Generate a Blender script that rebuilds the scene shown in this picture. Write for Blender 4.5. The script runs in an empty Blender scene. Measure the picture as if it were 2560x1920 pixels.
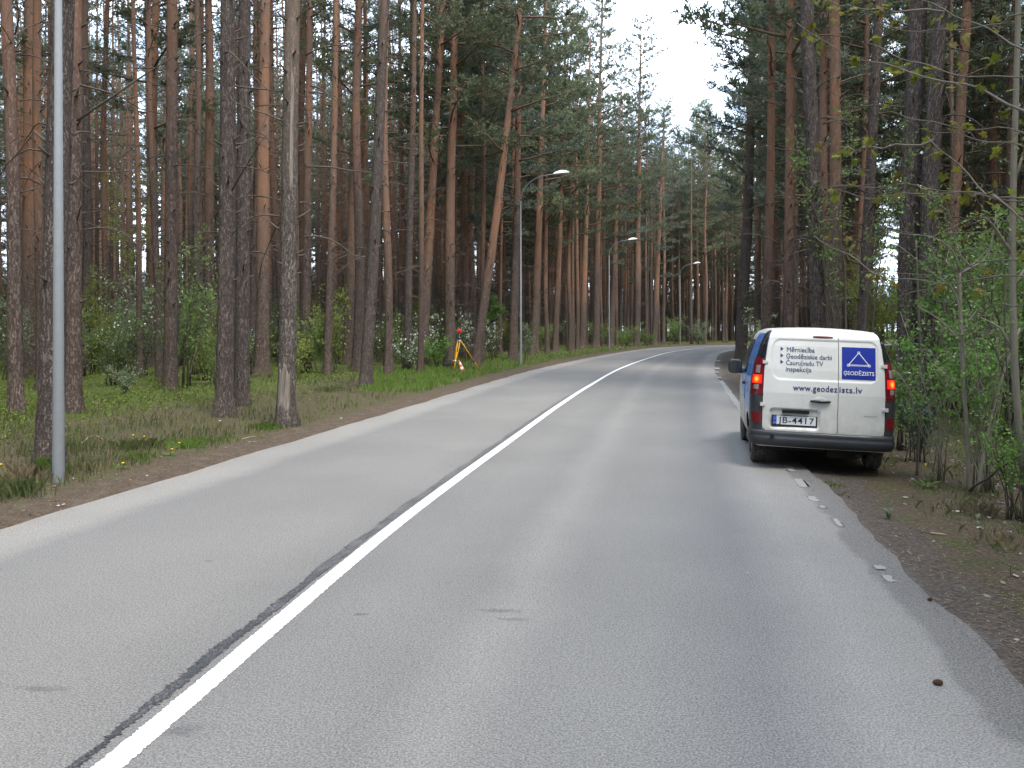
import bpy, math, random
import numpy as np
from mathutils import Vector, Matrix

R = math.radians
rng = np.random.default_rng(7)
random.seed(7)
scene = bpy.context.scene
C = scene.collection

# ------------------------------------------------------------------ camera, sky, sun, exposure
FPX, EYE, HOR, CX = 2130.0, 1.8, 824.0, 1280.0          # photograph: focal length in its pixels, eye height, horizon
cam = bpy.data.cameras.new('camera')
cam.sensor_width = 36.0
cam.lens = 36.0 * FPX / 2560.0
cam.shift_y = -(960.0 - HOR) / 2560.0
cam.clip_start, cam.clip_end = 0.05, 3000.0
cam_o = bpy.data.objects.new('camera', cam)
cam_o.location = (0, 0, EYE)
cam_o.rotation_euler = (R(90), 0, 0)
C.objects.link(cam_o)
scene.camera = cam_o

SUN_EL, SUN_AZ = R(60), R(150)                          # azimuth from +Y, clockwise: high, behind the camera and to the right
world = bpy.data.worlds.new('World')
scene.world = world
world.use_nodes = True
wn, wl = world.node_tree.nodes, world.node_tree.links
wn.clear()
w_out = wn.new('ShaderNodeOutputWorld')
w_bg = wn.new('ShaderNodeBackground')
w_bg.inputs['Strength'].default_value = 0.1
w_sky = wn.new('ShaderNodeTexSky')
w_sky.sky_type = 'NISHITA'
w_sky.sun_disc = False
w_sky.sun_elevation = SUN_EL
w_sky.sun_rotation = SUN_AZ
w_sky.dust_density = 1.6
w_tc = wn.new('ShaderNodeTexCoord')
w_map = wn.new('ShaderNodeMapping')
w_map.inputs['Scale'].default_value = (1.0, 1.0, 2.2)
w_no = wn.new('ShaderNodeTexNoise')
w_no.inputs['Scale'].default_value = 2.6
w_no.inputs['Detail'].default_value = 7
w_no.inputs['Roughness'].default_value = 0.58
w_rmp = wn.new('ShaderNodeValToRGB')
w_rmp.color_ramp.elements[0].position = 0.43
w_rmp.color_ramp.elements[0].color = (0.2, 0.2, 0.2, 1)
w_rmp.color_ramp.elements[1].position = 0.58
w_rmp.color_ramp.elements[1].color = (1, 1, 1, 1)
w_mix = wn.new('ShaderNodeMix')
w_mix.data_type = 'RGBA'
w_mix.inputs[7].default_value = (10.0, 11.4, 13.6, 1)
wl.new(w_tc.outputs['Generated'], w_map.inputs['Vector'])
wl.new(w_map.outputs['Vector'], w_no.inputs['Vector'])
wl.new(w_no.outputs['Fac'], w_rmp.inputs['Fac'])
wl.new(w_rmp.outputs['Color'], w_mix.inputs[0])
wl.new(w_sky.outputs['Color'], w_mix.inputs[6])
wl.new(w_mix.outputs[2], w_bg.inputs['Color'])
wl.new(w_bg.outputs['Background'], w_out.inputs['Surface'])

sun = bpy.data.lights.new('sun', 'SUN')
sun.energy = 1.5
sun.angle = R(22)
sun.color = (1.0, 0.95, 0.88)
sun_o = bpy.data.objects.new('sun', sun)
d_sun = Vector((math.sin(SUN_AZ) * math.cos(SUN_EL), math.cos(SUN_AZ) * math.cos(SUN_EL), math.sin(SUN_EL)))
sun_o.rotation_euler = (-d_sun).to_track_quat('-Z', 'Y').to_euler()
sun_o.location = d_sun * 60
C.objects.link(sun_o)

scene.view_settings.view_transform = 'Standard'
scene.view_settings.look = 'None'
scene.view_settings.gamma = 1.0
scene.view_settings.use_curve_mapping = False
scene.view_settings.exposure = 1.83
scene.cycles.max_bounces = 8
scene.cycles.diffuse_bounces = 6
scene.cycles.transparent_max_bounces = 8
scene.cycles.use_denoising = True

# ------------------------------------------------------------------ helpers
def G(x, y, z=0.0):
    """photograph pixel of a point standing at height z -> ground coordinates"""
    Y = FPX * (EYE - z) / (y - HOR)
    return ((x - CX) / FPX * Y, Y)

def PX(x, y, Y):
    """photograph pixel at depth Y -> point"""
    return np.array(((x - CX) / FPX * Y, Y, EYE - (y - HOR) / FPX * Y))

class MB:
    """collects pieces of ONE mesh"""
    def __init__(s):
        s.v, s.f, s.m, s.n = [], [], [], 0
    def add(s, v, faces, mi=0):
        v = np.asarray(v, float).reshape(-1, 3)
        for f in faces:
            f = np.asarray(f, np.int64)
            if f.ndim == 1:
                f = f[None, :]
            s.f.append(f + s.n)
            s.m.append(np.full(len(f), mi, np.int32))
        s.v.append(v)
        s.n += len(v)
    def box(s, c, size, mi=0, rot=None):
        h = np.array(size) / 2
        v = np.array([(i, j, k) for i in (-1, 1) for j in (-1, 1) for k in (-1, 1)], float) * h
        if rot is not None:
            v = v @ np.array(rot).T
        s.add(v + np.array(c), [np.array([(0, 1, 3, 2), (4, 6, 7, 5), (0, 4, 5, 1), (2, 3, 7, 6), (0, 2, 6, 4), (1, 5, 7, 3)])], mi)
    def tube(s, pts, rad, n=8, mi=0, cap=True):
        p = np.asarray(pts, float)
        r = np.broadcast_to(np.asarray(rad, float), (len(p),))
        t = np.gradient(p, axis=0)
        t /= np.linalg.norm(t, axis=1)[:, None] + 1e-9
        ref = np.array((0, 0, 1.0)) if abs(t[len(t) // 2][2]) < 0.8 else np.array((1.0, 0, 0))
        a = np.cross(t, ref)
        a /= np.linalg.norm(a, axis=1)[:, None] + 1e-9
        b = np.cross(t, a)
        th = np.arange(n) * 2 * math.pi / n
        v = p[:, None] + r[:, None, None] * (a[:, None] * np.cos(th)[None, :, None] + b[:, None] * np.sin(th)[None, :, None])
        m = len(p)
        i = np.arange(m - 1)[:, None] * n
        j = np.arange(n)[None, :]
        k = (j + 1) % n
        q = np.stack([i + j, i + k, i + n + k, i + n + j], -1).reshape(-1, 4)
        fs = [q]
        if cap and n > 2:
            fs.append(np.arange(n)[::-1])
            fs.append(np.arange(n) + (m - 1) * n)
        s.add(v.reshape(-1, 3), fs, mi)
    def lathe(s, prof, c=(0, 0, 0), axis='z', n=20, mi=0):
        pr = np.asarray(prof, float)
        th = np.arange(n) * 2 * math.pi / n
        r, h = pr[:, 0][:, None], pr[:, 1][:, None] + 0 * th[None]
        a, b = r * np.cos(th), r * np.sin(th)
        v = {'z': (a, b, h), 'x': (h, a, b), 'y': (b, h, a)}[axis]
        v = np.stack(v, -1).reshape(-1, 3) + np.array(c)
        m = len(pr)
        i = np.arange(m - 1)[:, None] * n
        j = np.arange(n)[None, :]
        k = (j + 1) % n
        s.add(v, [np.stack([i + j, i + k, i + n + k, i + n + j], -1).reshape(-1, 4)], mi)
    def grid(s, P, mi=0, skirt=None):
        """P (a,b,3) -> sheet; skirt = vector by which its border is turned in"""
        a, b = P.shape[:2]
        i = np.arange(a - 1)[:, None] * b
        j = np.arange(b - 1)[None, :]
        q = np.stack([i + j, i + j + 1, i + b + j + 1, i + b + j], -1).reshape(-1, 4)
        s.add(P.reshape(-1, 3), [q], mi)
        if skirt is not None:
            loop = np.concatenate([P[0, :], P[1:, -1], P[-1, -2::-1], P[-2:0:-1, 0]])
            m = len(loop)
            lv = np.concatenate([loop, loop + np.array(skirt)])
            k = np.arange(m)
            s.add(lv, [np.stack([k, k + m, (k + 1) % m + m, (k + 1) % m], -1)], mi)
    def quads(s, P, mi=0):
        """P (n,k,3) loose polygons"""
        n, k = P.shape[:2]
        s.add(P.reshape(-1, 3), [np.arange(n * k).reshape(n, k)], mi)
    def mesh(s, name, mats, smooth=True):
        v = np.concatenate(s.v) if s.v else np.zeros((0, 3))
        me = bpy.data.meshes.new(name)
        me.vertices.add(len(v))
        me.vertices.foreach_set('co', v.ravel().astype(np.float32))
        tot = np.concatenate([np.full(len(f), f.shape[1], np.int32) for f in s.f])
        idx = np.concatenate([f.ravel() for f in s.f]).astype(np.int32)
        st = np.concatenate([[0], np.cumsum(tot)[:-1]]).astype(np.int32)
        me.loops.add(len(idx))
        me.loops.foreach_set('vertex_index', idx)
        me.polygons.add(len(tot))
        me.polygons.foreach_set('loop_start', st)
        me.polygons.foreach_set('loop_total', tot)
        me.polygons.foreach_set('material_index', np.concatenate(s.m))
        me.polygons.foreach_set('use_smooth', np.full(len(tot), smooth))
        for m in (mats if isinstance(mats, (list, tuple)) else [mats]):
            me.materials.append(m)
        me.update(calc_edges=True)
        me.validate()
        return me
    def build(s, name, mats, parent=None, smooth=True, loc=None):
        o = bpy.data.objects.new(name, s.mesh(name, mats, smooth))
        C.objects.link(o)
        if parent is not None:
            o.parent = parent
        if loc is not None:
            o.location = loc
        return o

def tag(o, label=None, cat=None, group=None, kind=None):
    if label: o['label'] = label
    if cat: o['category'] = cat
    if group: o['group'] = group
    if kind: o['kind'] = kind
    return o

def thing(name, label, cat, loc=(0, 0, 0), rot=(0, 0, 0), group=None):
    o = bpy.data.objects.new(name, None)
    o.empty_display_size = 0.2
    C.objects.link(o)
    o.location = loc
    o.rotation_euler = rot
    return tag(o, label, cat, group)

def link(name, me, parent=None, loc=(0, 0, 0), rot=(0, 0, 0), sc=(1, 1, 1)):
    o = bpy.data.objects.new(name, me)
    C.objects.link(o)
    o.parent = parent
    o.location, o.rotation_euler, o.scale = loc, rot, sc
    return o

def catmull(P, step):
    P = np.asarray(P, float)
    Q = np.vstack([2 * P[0] - P[1], P, 2 * P[-1] - P[-2]])
    out = []
    for i in range(1, len(Q) - 2):
        n = max(2, int(np.linalg.norm(Q[i + 1] - Q[i]) / step))
        t = np.linspace(0, 1, n, endpoint=False)[:, None]
        a, b, c, d = Q[i - 1], Q[i], Q[i + 1], Q[i + 2]
        out.append(0.5 * (2 * b + (c - a) * t + (2 * a - 5 * b + 4 * c - d) * t ** 2 + (3 * b - a - 3 * c + d) * t ** 3))
    out.append(P[-1:])
    return np.vstack(out)

# ------------------------------------------------------------------ materials
class NT:
    def __init__(s, name):
        s.mat = bpy.data.materials.new(name)
        s.mat.use_nodes = True
        s.t = s.mat.node_tree
        s.t.nodes.clear()
        s.out = s.n('ShaderNodeOutputMaterial')
    def n(s, typ, **kw):
        o = s.t.nodes.new(typ)
        for k, v in kw.items():
            setattr(o, k, v)
        return o
    def l(s, a, b):
        s.t.links.new(a, b)
    def val(s, sock, v):
        if isinstance(v, bpy.types.NodeSocket):
            s.l(v, sock)
        elif isinstance(v, (tuple, list)) and len(v) == 3 and sock.type == 'RGBA':
            sock.default_value = (*v, 1)
        else:
            sock.default_value = v
    def coord(s, kind='Object'):
        return s.n('ShaderNodeTexCoord').outputs[kind]
    def pos(s):
        return s.n('ShaderNodeNewGeometry').outputs['Position']
    def mapping(s, vec, scale):
        m = s.n('ShaderNodeMapping')
        s.l(vec, m.inputs['Vector'])
        m.inputs['Scale'].default_value = scale
        return m.outputs['Vector']
    def noise(s, vec, scale, detail=4, rough=0.55, out='Fac'):
        o = s.n('ShaderNodeTexNoise')
        s.l(vec, o.inputs['Vector'])
        o.inputs['Scale'].default_value = scale
        o.inputs['Detail'].default_value = detail
        o.inputs['Roughness'].default_value = rough
        return o.outputs[out]
    def voro(s, vec, scale, feature='F1', out='Distance'):
        o = s.n('ShaderNodeTexVoronoi', feature=feature)
        s.l(vec, o.inputs['Vector'])
        o.inputs['Scale'].default_value = scale
        return o.outputs[out]
    def math(s, op, a, b=0.0, c=None):
        o = s.n('ShaderNodeMath', operation=op)
        s.val(o.inputs[0], a)
        s.val(o.inputs[1], b)
        if c is not None:
            s.val(o.inputs[2], c)
        return o.outputs[0]
    def ss(s, x, lo, hi, a=0.0, b=1.0):
        o = s.n('ShaderNodeMapRange', interpolation_type='SMOOTHSTEP')
        s.val(o.inputs['Value'], x)
        s.val(o.inputs['From Min'], lo)
        s.val(o.inputs['From Max'], hi)
        s.val(o.inputs['To Min'], a)
        s.val(o.inputs['To Max'], b)
        return o.outputs['Result']
    def mix(s, f, a, b, blend='MIX'):
        o = s.n('ShaderNodeMix', data_type='RGBA', blend_type=blend)
        s.val(o.inputs[0], f)
        s.val(o.inputs[6], a)
        s.val(o.inputs[7], b)
        return o.outputs[2]
    def ramp(s, f, stops):
        o = s.n('ShaderNodeValToRGB')
        s.l(f, o.inputs['Fac'])
        e = o.color_ramp.elements
        while len(e) < len(stops):
            e.new(0.5)
        for k, (p, c) in zip(e, stops):
            k.position = p
            k.color = (*c, 1) if isinstance(c, (tuple, list)) else (c, c, c, 1)
        return o.outputs['Color']
    def rand(s):
        return s.n('ShaderNodeObjectInfo').outputs['Random']
    def attr(s, name):
        return s.n('ShaderNodeAttribute', attribute_name=name).outputs['Fac']
    def bump(s, h, strength=0.5, dist=0.02):
        b = s.n('ShaderNodeBump')
        s.l(h, b.inputs['Height'])
        b.inputs['Strength'].default_value = strength
        b.inputs['Distance'].default_value = dist
        return b.outputs['Normal']
    def done(s, col, rough=0.8, normal=None, spec=0.3, metal=0.0, coat=0.0, trans=None, emit=None, alpha=None):
        p = s.n('ShaderNodeBsdfPrincipled')
        s.val(p.inputs['Base Color'], col)
        s.val(p.inputs['Roughness'], rough)
        p.inputs['Specular IOR Level'].default_value = spec
        p.inputs['Metallic'].default_value = metal
        p.inputs['Coat Weight'].default_value = coat
        if normal is not None:
            s.l(normal, p.inputs['Normal'])
        if emit is not None:
            s.val(p.inputs['Emission Color'], emit[0])
            s.val(p.inputs['Emission Strength'], emit[1])
        sh = p.outputs[0]
        if trans is not None:
            t = s.n('ShaderNodeBsdfTranslucent')
            s.val(t.inputs['Color'], trans[0])
            m = s.n('ShaderNodeMixShader')
            m.inputs[0].default_value = trans[1]
            s.l(sh, m.inputs[1])
            s.l(t.outputs[0], m.inputs[2])
            sh = m.outputs[0]
        s.l(sh, s.out.inputs['Surface'])
        return s.mat

def plain(name, col, rough=0.6, **kw):
    """one tone broken up by a faint grain"""
    m = NT(name)
    c = m.noise(m.coord(), 14.0, 5)
    lo = tuple(x * 0.86 for x in col)
    return m.done(m.mix(c, lo, tuple(min(1, x * 1.1) for x in col)), rough, **kw)

def bark_mat(name, low, low2, high, high2, z0, zspan, zrand):
    m = NT(name)
    co = m.coord()
    sep = m.n('ShaderNodeSeparateXYZ')
    m.l(co, sep.inputs[0])
    z = sep.outputs['Z']
    warp = m.noise(co, 7.0, 3, out='Color')
    add = m.n('ShaderNodeVectorMath', operation='MULTIPLY_ADD')
    m.l(warp, add.inputs[0])
    add.inputs[1].default_value = (0.10, 0.10, 0.28)
    m.l(co, add.inputs[2])
    st = m.mapping(add.outputs[0], (30.0, 30.0, 10.0))
    rdg = m.math('ABSOLUTE', m.math('SUBTRACT', m.noise(m.mapping(add.outputs[0], (24.0, 24.0, 5.6)), 1.0, 5, 0.62), 0.5))
    plate = m.math('MULTIPLY', m.ss(rdg, 0.005, 0.075), m.ss(m.voro(st, 1.0, 'DISTANCE_TO_EDGE'), 0.0, 0.10, 0.55, 1.0))
    cell = m.voro(st, 1.0, 'F1', 'Color')
    fine = m.noise(m.mapping(co, (40, 40, 12)), 1.0, 5, 0.65)
    big = m.noise(m.mapping(co, (2.5, 2.5, 0.7)), 1.0, 3)
    rnd = m.rand()
    lowc = m.mix(m.ss(fine, 0.25, 0.75), low, low2)
    lowc = m.mix(0.5, lowc, m.mix(m.math('MULTIPLY', cell, 1.0), tuple(x * 0.7 for x in low), tuple(min(1, x * 1.25) for x in low2)))
    lowc = m.mix(plate, tuple(x * 0.55 for x in low), lowc)
    highc = m.mix(m.ss(fine, 0.3, 0.7), high2, high)
    highc = m.mix(m.ss(big, 0.35, 0.65), highc, tuple(0.5 * (a + b) for a, b in zip(high2, low2)))
    zz = m.math('SUBTRACT', z, m.math('MULTIPLY_ADD', rnd, zrand, z0))
    zz = m.math('ADD', zz, m.math('MULTIPLY_ADD', big, 5.0, -2.5))
    f = m.ss(zz, 0.0, zspan)
    col = m.mix(f, lowc, highc)
    col = m.mix(m.math('MULTIPLY', rnd, 0.22), col, tuple(x * 0.7 for x in low))
    h = m.math('ADD', m.math('MULTIPLY', plate, 0.8), m.math('MULTIPLY', fine, 0.5))
    return m.done(col, 0.92, m.bump(h, 0.9, 0.03), spec=0.15)

M = {}
M['bark'] = bark_mat('pine_bark', (0.16, 0.12, 0.103), (0.25, 0.195, 0.168), (0.43, 0.225, 0.13), (0.33, 0.185, 0.12), 2.4, 5.0, 4.5)
M['bark_grey'] = bark_mat('pine_bark_grey', (0.14, 0.114, 0.102), (0.225, 0.187, 0.166), (0.31, 0.18, 0.11), (0.23, 0.145, 0.10), 6.5, 6.0, 2.0)
M['bark_orange'] = bark_mat('pine_bark_orange', (0.165, 0.125, 0.105), (0.255, 0.195, 0.16), (0.46, 0.24, 0.135), (0.34, 0.187, 0.118), 2.0, 4.5, 1.5)
M['bark_pale'] = bark_mat('pine_bark_pale', (0.15, 0.125, 0.11), (0.265, 0.23, 0.20), (0.34, 0.22, 0.15), (0.27, 0.19, 0.14), 3.5, 5.0, 0.5)

def wood_bare():
    m = NT('bare_wood')
    co = m.coord()
    f = m.noise(m.mapping(co, (60, 60, 2.5)), 1.0, 5, 0.6)
    col = m.mix(m.ss(f, 0.3, 0.7), (0.11, 0.092, 0.076), (0.265, 0.235, 0.20))
    return m.done(col, 0.8, m.bump(f, 0.6, 0.01), spec=0.2)
M['bare_wood'] = wood_bare()

def twig_mat(name, a, b):
    m = NT(name)
    f = m.noise(m.mapping(m.coord(), (6, 6, 2)), 3.0, 5, 0.6)
    return m.done(m.mix(f, a, b), 0.85, m.bump(f, 0.4, 0.01), spec=0.2)
M['limb'] = twig_mat('pine_limb', (0.085, 0.06, 0.046), (0.22, 0.14, 0.095))
M['dead_twig'] = twig_mat('dead_twig', (0.05, 0.04, 0.034), (0.14, 0.115, 0.095))
M['sapling_bark'] = twig_mat('sapling_bark', (0.13, 0.12, 0.09), (0.27, 0.25, 0.195))
M['shrub_stem'] = twig_mat('shrub_stem', (0.06, 0.052, 0.04), (0.15, 0.13, 0.10))
M['maple_twig'] = twig_mat('maple_twig', (0.10, 0.085, 0.065), (0.24, 0.21, 0.17))

def leaf_mat(name, a, b, c, tr=0.3, sc=1.3, rough=0.6):
    """foliage: three tones scattered by position and by plant, light passing through"""
    m = NT(name)
    p = m.pos()
    n1 = m.noise(p, sc, 3)
    n2 = m.n('ShaderNodeTexWhiteNoise', noise_dimensions='3D')
    sn = m.n('ShaderNodeVectorMath', operation='SNAP')
    m.l(p, sn.inputs[0])
    sn.inputs[1].default_value = (0.13, 0.13, 0.13)
    m.l(sn.outputs[0], n2.inputs['Vector'])
    col = m.mix(m.ss(n1, 0.32, 0.68), a, b)
    col = m.mix(m.math('MULTIPLY', n2.outputs['Value'], 0.75), col, c)
    hsv = m.n('ShaderNodeHueSaturation')
    m.l(col, hsv.inputs['Color'])
    m.l(m.math('MULTIPLY_ADD', m.rand(), 0.5, 0.75), hsv.inputs['Value'])
    return m.done(hsv.outputs[0], rough, spec=0.25, trans=(hsv.outputs[0], tr))
M['needle'] = leaf_mat('pine_needles', (0.085, 0.115, 0.085), (0.135, 0.165, 0.12), (0.165, 0.185, 0.135), 0.48, 0.5)
M['needle_pale'] = leaf_mat('pine_needles_pale', (0.105, 0.135, 0.08), (0.16, 0.185, 0.105), (0.175, 0.195, 0.11), 0.48, 0.5)
M['leaf_green'] = leaf_mat('shrub_leaf', (0.125, 0.205, 0.055), (0.20, 0.30, 0.085), (0.26, 0.35, 0.125), 0.5)
M['leaf_bright'] = leaf_mat('bright_leaf', (0.09, 0.21, 0.03), (0.14, 0.30, 0.05), (0.2, 0.34, 0.09), 0.4)
M['leaf_yellow'] = leaf_mat('yellow_green_leaf', (0.16, 0.22, 0.035), (0.25, 0.31, 0.06), (0.30, 0.31, 0.09), 0.5)
M['leaf_grey'] = leaf_mat('grey_green_leaf', (0.13, 0.195, 0.10), (0.215, 0.28, 0.16), (0.31, 0.355, 0.22), 0.48)
M['juniper'] = leaf_mat('spruce_leaf', (0.05, 0.09, 0.055), (0.08, 0.13, 0.08), (0.12, 0.17, 0.10), 0.2)
M['bilberry'] = leaf_mat('bilberry_leaf', (0.10, 0.17, 0.02), (0.175, 0.255, 0.032), (0.215, 0.27, 0.05), 0.45, 0.8)
M['grass'] = leaf_mat('grass_blade', (0.075, 0.11, 0.036), (0.12, 0.165, 0.055), (0.17, 0.16, 0.08), 0.35, 1.1)
M['grass_dry'] = leaf_mat('dry_grass_blade', (0.15, 0.118, 0.068), (0.21, 0.17, 0.10), (0.28, 0.235, 0.145), 0.2, 1.1)
M['blossom'] = plain('white_blossom', (0.74, 0.76, 0.68), 0.7, trans=((0.7, 0.72, 0.6), 0.3))
M['litter'] = leaf_mat('leaf_litter', (0.17, 0.125, 0.09), (0.28, 0.23, 0.18), (0.46, 0.43, 0.38), 0.1, 2.0)
M['maple_leaf'] = leaf_mat('maple_leaf', (0.125, 0.165, 0.018), (0.185, 0.225, 0.03), (0.20, 0.175, 0.035), 0.5, 4.0)
M['maple_leaf_brown'] = leaf_mat('young_brown_leaf', (0.15, 0.10, 0.02), (0.20, 0.14, 0.03), (0.17, 0.16, 0.03), 0.45, 4.0)
M['dandelion'] = plain('dandelion_yellow', (0.72, 0.48, 0.03), 0.7)
M['galv'] = plain('galvanised_steel', (0.20, 0.217, 0.23), 0.75, metal=0.0)
M['lamp_white'] = plain('lamp_cover', (0.78, 0.8, 0.8), 0.35)
M['lamp_glass'] = plain('lamp_glass', (0.5, 0.52, 0.52), 0.2)

def asphalt():
    m = NT('asphalt')
    p = m.pos()
    uv = m.n('ShaderNodeUVMap').outputs[0]
    sep = m.n('ShaderNodeSeparateXYZ')
    m.l(uv, sep.inputs[0])
    uvs = m.mapping(uv, (3.0, 0.25, 1))
    wob = m.noise(uvs, 1.0, 4)
    wob2 = m.noise(p, 1.3, 5, 0.65)
    u = m.math('ADD', sep.outputs['X'], m.math('MULTIPLY_ADD', wob, 0.05, -0.025))
    u = m.math('ADD', u, m.math('MULTIPLY_ADD', m.noise(p, 3.2, 6, 0.72), 0.036, -0.018))
    base = m.ramp(m.math('DIVIDE', u, 1.1), [(0.0000, (0.222, 0.202, 0.174)), (0.0409, (0.236, 0.223, 0.200)), (0.0727, (0.231, 0.218, 0.197)), (0.1091, (0.150, 0.143, 0.135)),
                      (0.1818, (0.167, 0.158, 0.144)), (0.3455, (0.193, 0.181, 0.163)), (0.4273, (0.163, 0.153, 0.140)),
                      (0.4955, (0.185, 0.175, 0.158)), (0.5636, (0.167, 0.158, 0.144)), (0.6045, (0.219, 0.207, 0.187)), (0.6500, (0.169, 0.161, 0.147)),
                      (0.7182, (0.169, 0.162, 0.149)), (0.7909, (0.132, 0.128, 0.126)), (0.8500, (0.231, 0.220, 0.202)), (0.9091, (0.212, 0.198, 0.179)), (0.912, (0.123, 0.113, 0.101)), (0.945, (0.099, 0.087, 0.077))])
    big = m.noise(p, 0.35, 4)
    base = m.mix(0.5, base, m.mix(m.ss(big, 0.3, 0.7), (0.4, 0.4, 0.4), (0.6, 0.6, 0.6)), 'OVERLAY')
    gr = m.noise(p, 95.0, 3, 0.7)
    gr2 = m.voro(p, 75.0)
    pit = m.noise(p, 38.0, 3, 0.6)
    col = m.mix(m.ss(gr, 0.34, 0.66), m.mix(0.36, base, (0.0, 0.0, 0.0)), m.mix(0.22, base, (0.55, 0.55, 0.53)))
    col = m.mix(m.ss(gr2, 0.48, 0.75, 0.0, 0.22), col, (0.05, 0.05, 0.05))
    col = m.mix(m.ss(pit, 0.64, 0.74, 0.0, 0.3), col, (0.045, 0.045, 0.047))
    # a few old rubber and oil smudges at their own places
    for (cx, cy, rx, ry, k) in SMUDGES:
        d = m.n('ShaderNodeVectorMath', operation='SUBTRACT')
        m.l(p, d.inputs[0])
        d.inputs[1].default_value = (cx, cy, 0)
        dm = m.mapping(d.outputs[0], (1 / rx, 1 / ry, 0))
        ln = m.n('ShaderNodeVectorMath', operation='LENGTH')
        m.l(dm, ln.inputs[0])
        dd = m.math('ADD', ln.outputs['Value'], m.math('MULTIPLY_ADD', m.noise(p, 14.0, 5, 0.7), 3.4, -1.7))
        col = m.mix(m.ss(dd, 0.2, 1.0, k, 0.0), col, (0.06, 0.06, 0.066))
    h = m.math('ADD', gr, m.math('MULTIPLY', gr2, -0.6))
    return m.done(col, 0.82, m.bump(h, 0.35, 0.008), spec=0.28)
SMUDGES = [(*G(905, 1535), 0.06, 0.035, 0.55), (*G(1258, 1527), 0.17, 0.05, 0.5), (*G(1285, 1548), 0.14, 0.04, 0.45),
           (*G(95, 1722), 0.16, 0.05, 0.5), (*G(460, 1826), 0.2, 0.07, 0.4), (*G(518, 1402), 0.05, 0.04, 0.5)]

def ground_mat():
    m = NT('forest_ground')
    p = m.pos()
    dl, dr = m.attr('dl'), m.attr('dr')
    n0 = m.noise(p, 1.1, 5, 0.62)
    n1 = m.noise(p, 4.5, 5, 0.65)
    n2 = m.noise(p, 26.0, 5, 0.7)
    n3 = m.noise(p, 85.0, 3, 0.7)
    wv = m.math('MULTIPLY_ADD', n0, 1.0, m.math('MULTIPLY_ADD', n1, 0.7, -0.85))
    needles = m.mix(m.ss(n2, 0.3, 0.7), (0.052, 0.038, 0.028), (0.125, 0.094, 0.068))
    needles = m.mix(m.ss(n3, 0.62, 0.75, 0, 0.7), needles, (0.26, 0.22, 0.175))
    moss = m.mix(m.ss(n2, 0.35, 0.65), (0.042, 0.054, 0.019), (0.092, 0.10, 0.036))
    floor = m.mix(m.ss(n2, 0.3, 0.7), (0.045, 0.062, 0.018), (0.10, 0.125, 0.035))
    floor = m.mix(m.ss(n0, 0.52, 0.66, 0, 0.8), floor, (0.11, 0.085, 0.05))
    mid = m.mix(m.ss(n1, 0.42, 0.6), needles, moss)
    l1 = m.math('ADD', dl, wv)
    left = m.mix(m.ss(l1, 0.55, 1.0), m.mix(m.ss(n1, 0.45, 0.7, 0, 0.6), needles, (0.155, 0.128, 0.10)), mid)
    left = m.mix(m.ss(l1, 4.2, 6.0), left, floor)
    soil = m.mix(m.ss(n2, 0.3, 0.7), (0.05, 0.041, 0.035), (0.125, 0.105, 0.088))
    soil = m.mix(m.ss(n3, 0.66, 0.78, 0, 0.6), soil, (0.3, 0.26, 0.21))
    grit = m.mix(m.ss(n3, 0.3, 0.7), (0.09, 0.083, 0.076), (0.155, 0.145, 0.133))
    r1 = m.math('ADD', dr, m.math('MULTIPLY', wv, 0.55))
    right = m.mix(m.ss(r1, 0.05, 0.5), grit, soil)
    rn = m.mix(m.ss(n1, 0.45, 0.64, 0, 0.8), needles, moss)
    right = m.mix(m.ss(r1, 0.55, 1.0), right, rn)
    right = m.mix(m.ss(r1, 2.0, 3.2), right, m.mix(m.ss(n1, 0.4, 0.62), moss, needles))
    right = m.mix(m.ss(r1, 3.2, 4.4), right, floor)
    far = m.n('ShaderNodeSeparateXYZ')
    m.l(p, far.inputs[0])
    col = m.mix(m.ss(dr, -0.4, -0.3), left, right)
    h = m.math('ADD', n2, m.math('MULTIPLY', n3, 0.5))
    return m.done(col, 0.95, m.bump(h, 0.8, 0.03), spec=0.1)

# ------------------------------------------------------------------ road lines and ground shape
L_EDGE = catmull([(-16.8, -60), (-10.5, -25), (-6.05, -0.3), (-4.62, 7.68), (-3.82, 12.2), (-2.24, 20.96), (-0.57, 30.3), (1.35, 39.9),
                  (5.0, 54.8), (9.6, 71), (14.6, 85), (20.4, 95), (27.5, 101.5), (37, 106), (52, 110), (80, 114), (130, 117)], 0.5)
C_LINE = catmull([(-11.0, -60), (-5.7, -25), (-2.15, 0.0), (-1.66, 3.5), (-1.06, 7.91), (0.0, 14.0), (1.22, 20.8), (2.46, 27.2), (4.85, 38.7),
                  (8.28, 52.5), (12.5, 67.6), (17.3, 80.4), (22.0, 89.2), (29, 96), (38, 101), (53, 105.3), (80, 109.5), (130, 112.5)], 0.5)
R_EDGE = catmull([(-9.0, -60), (-2.9, -25), (1.55, 0.0), (2.14, 3.5), (2.42, 5.14), (2.74, 6.81), (3.60, 11.28), (5.19, 19.56), (6.1, 24.2),
                  (7.37, 30.3), (9.07, 38.1), (11.4, 47.7), (15.7, 63.9), (21.0, 77.9), (27, 86), (34, 92), (42, 96.2), (55, 100), (81, 104.5), (130, 107.5)], 0.5)

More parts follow.
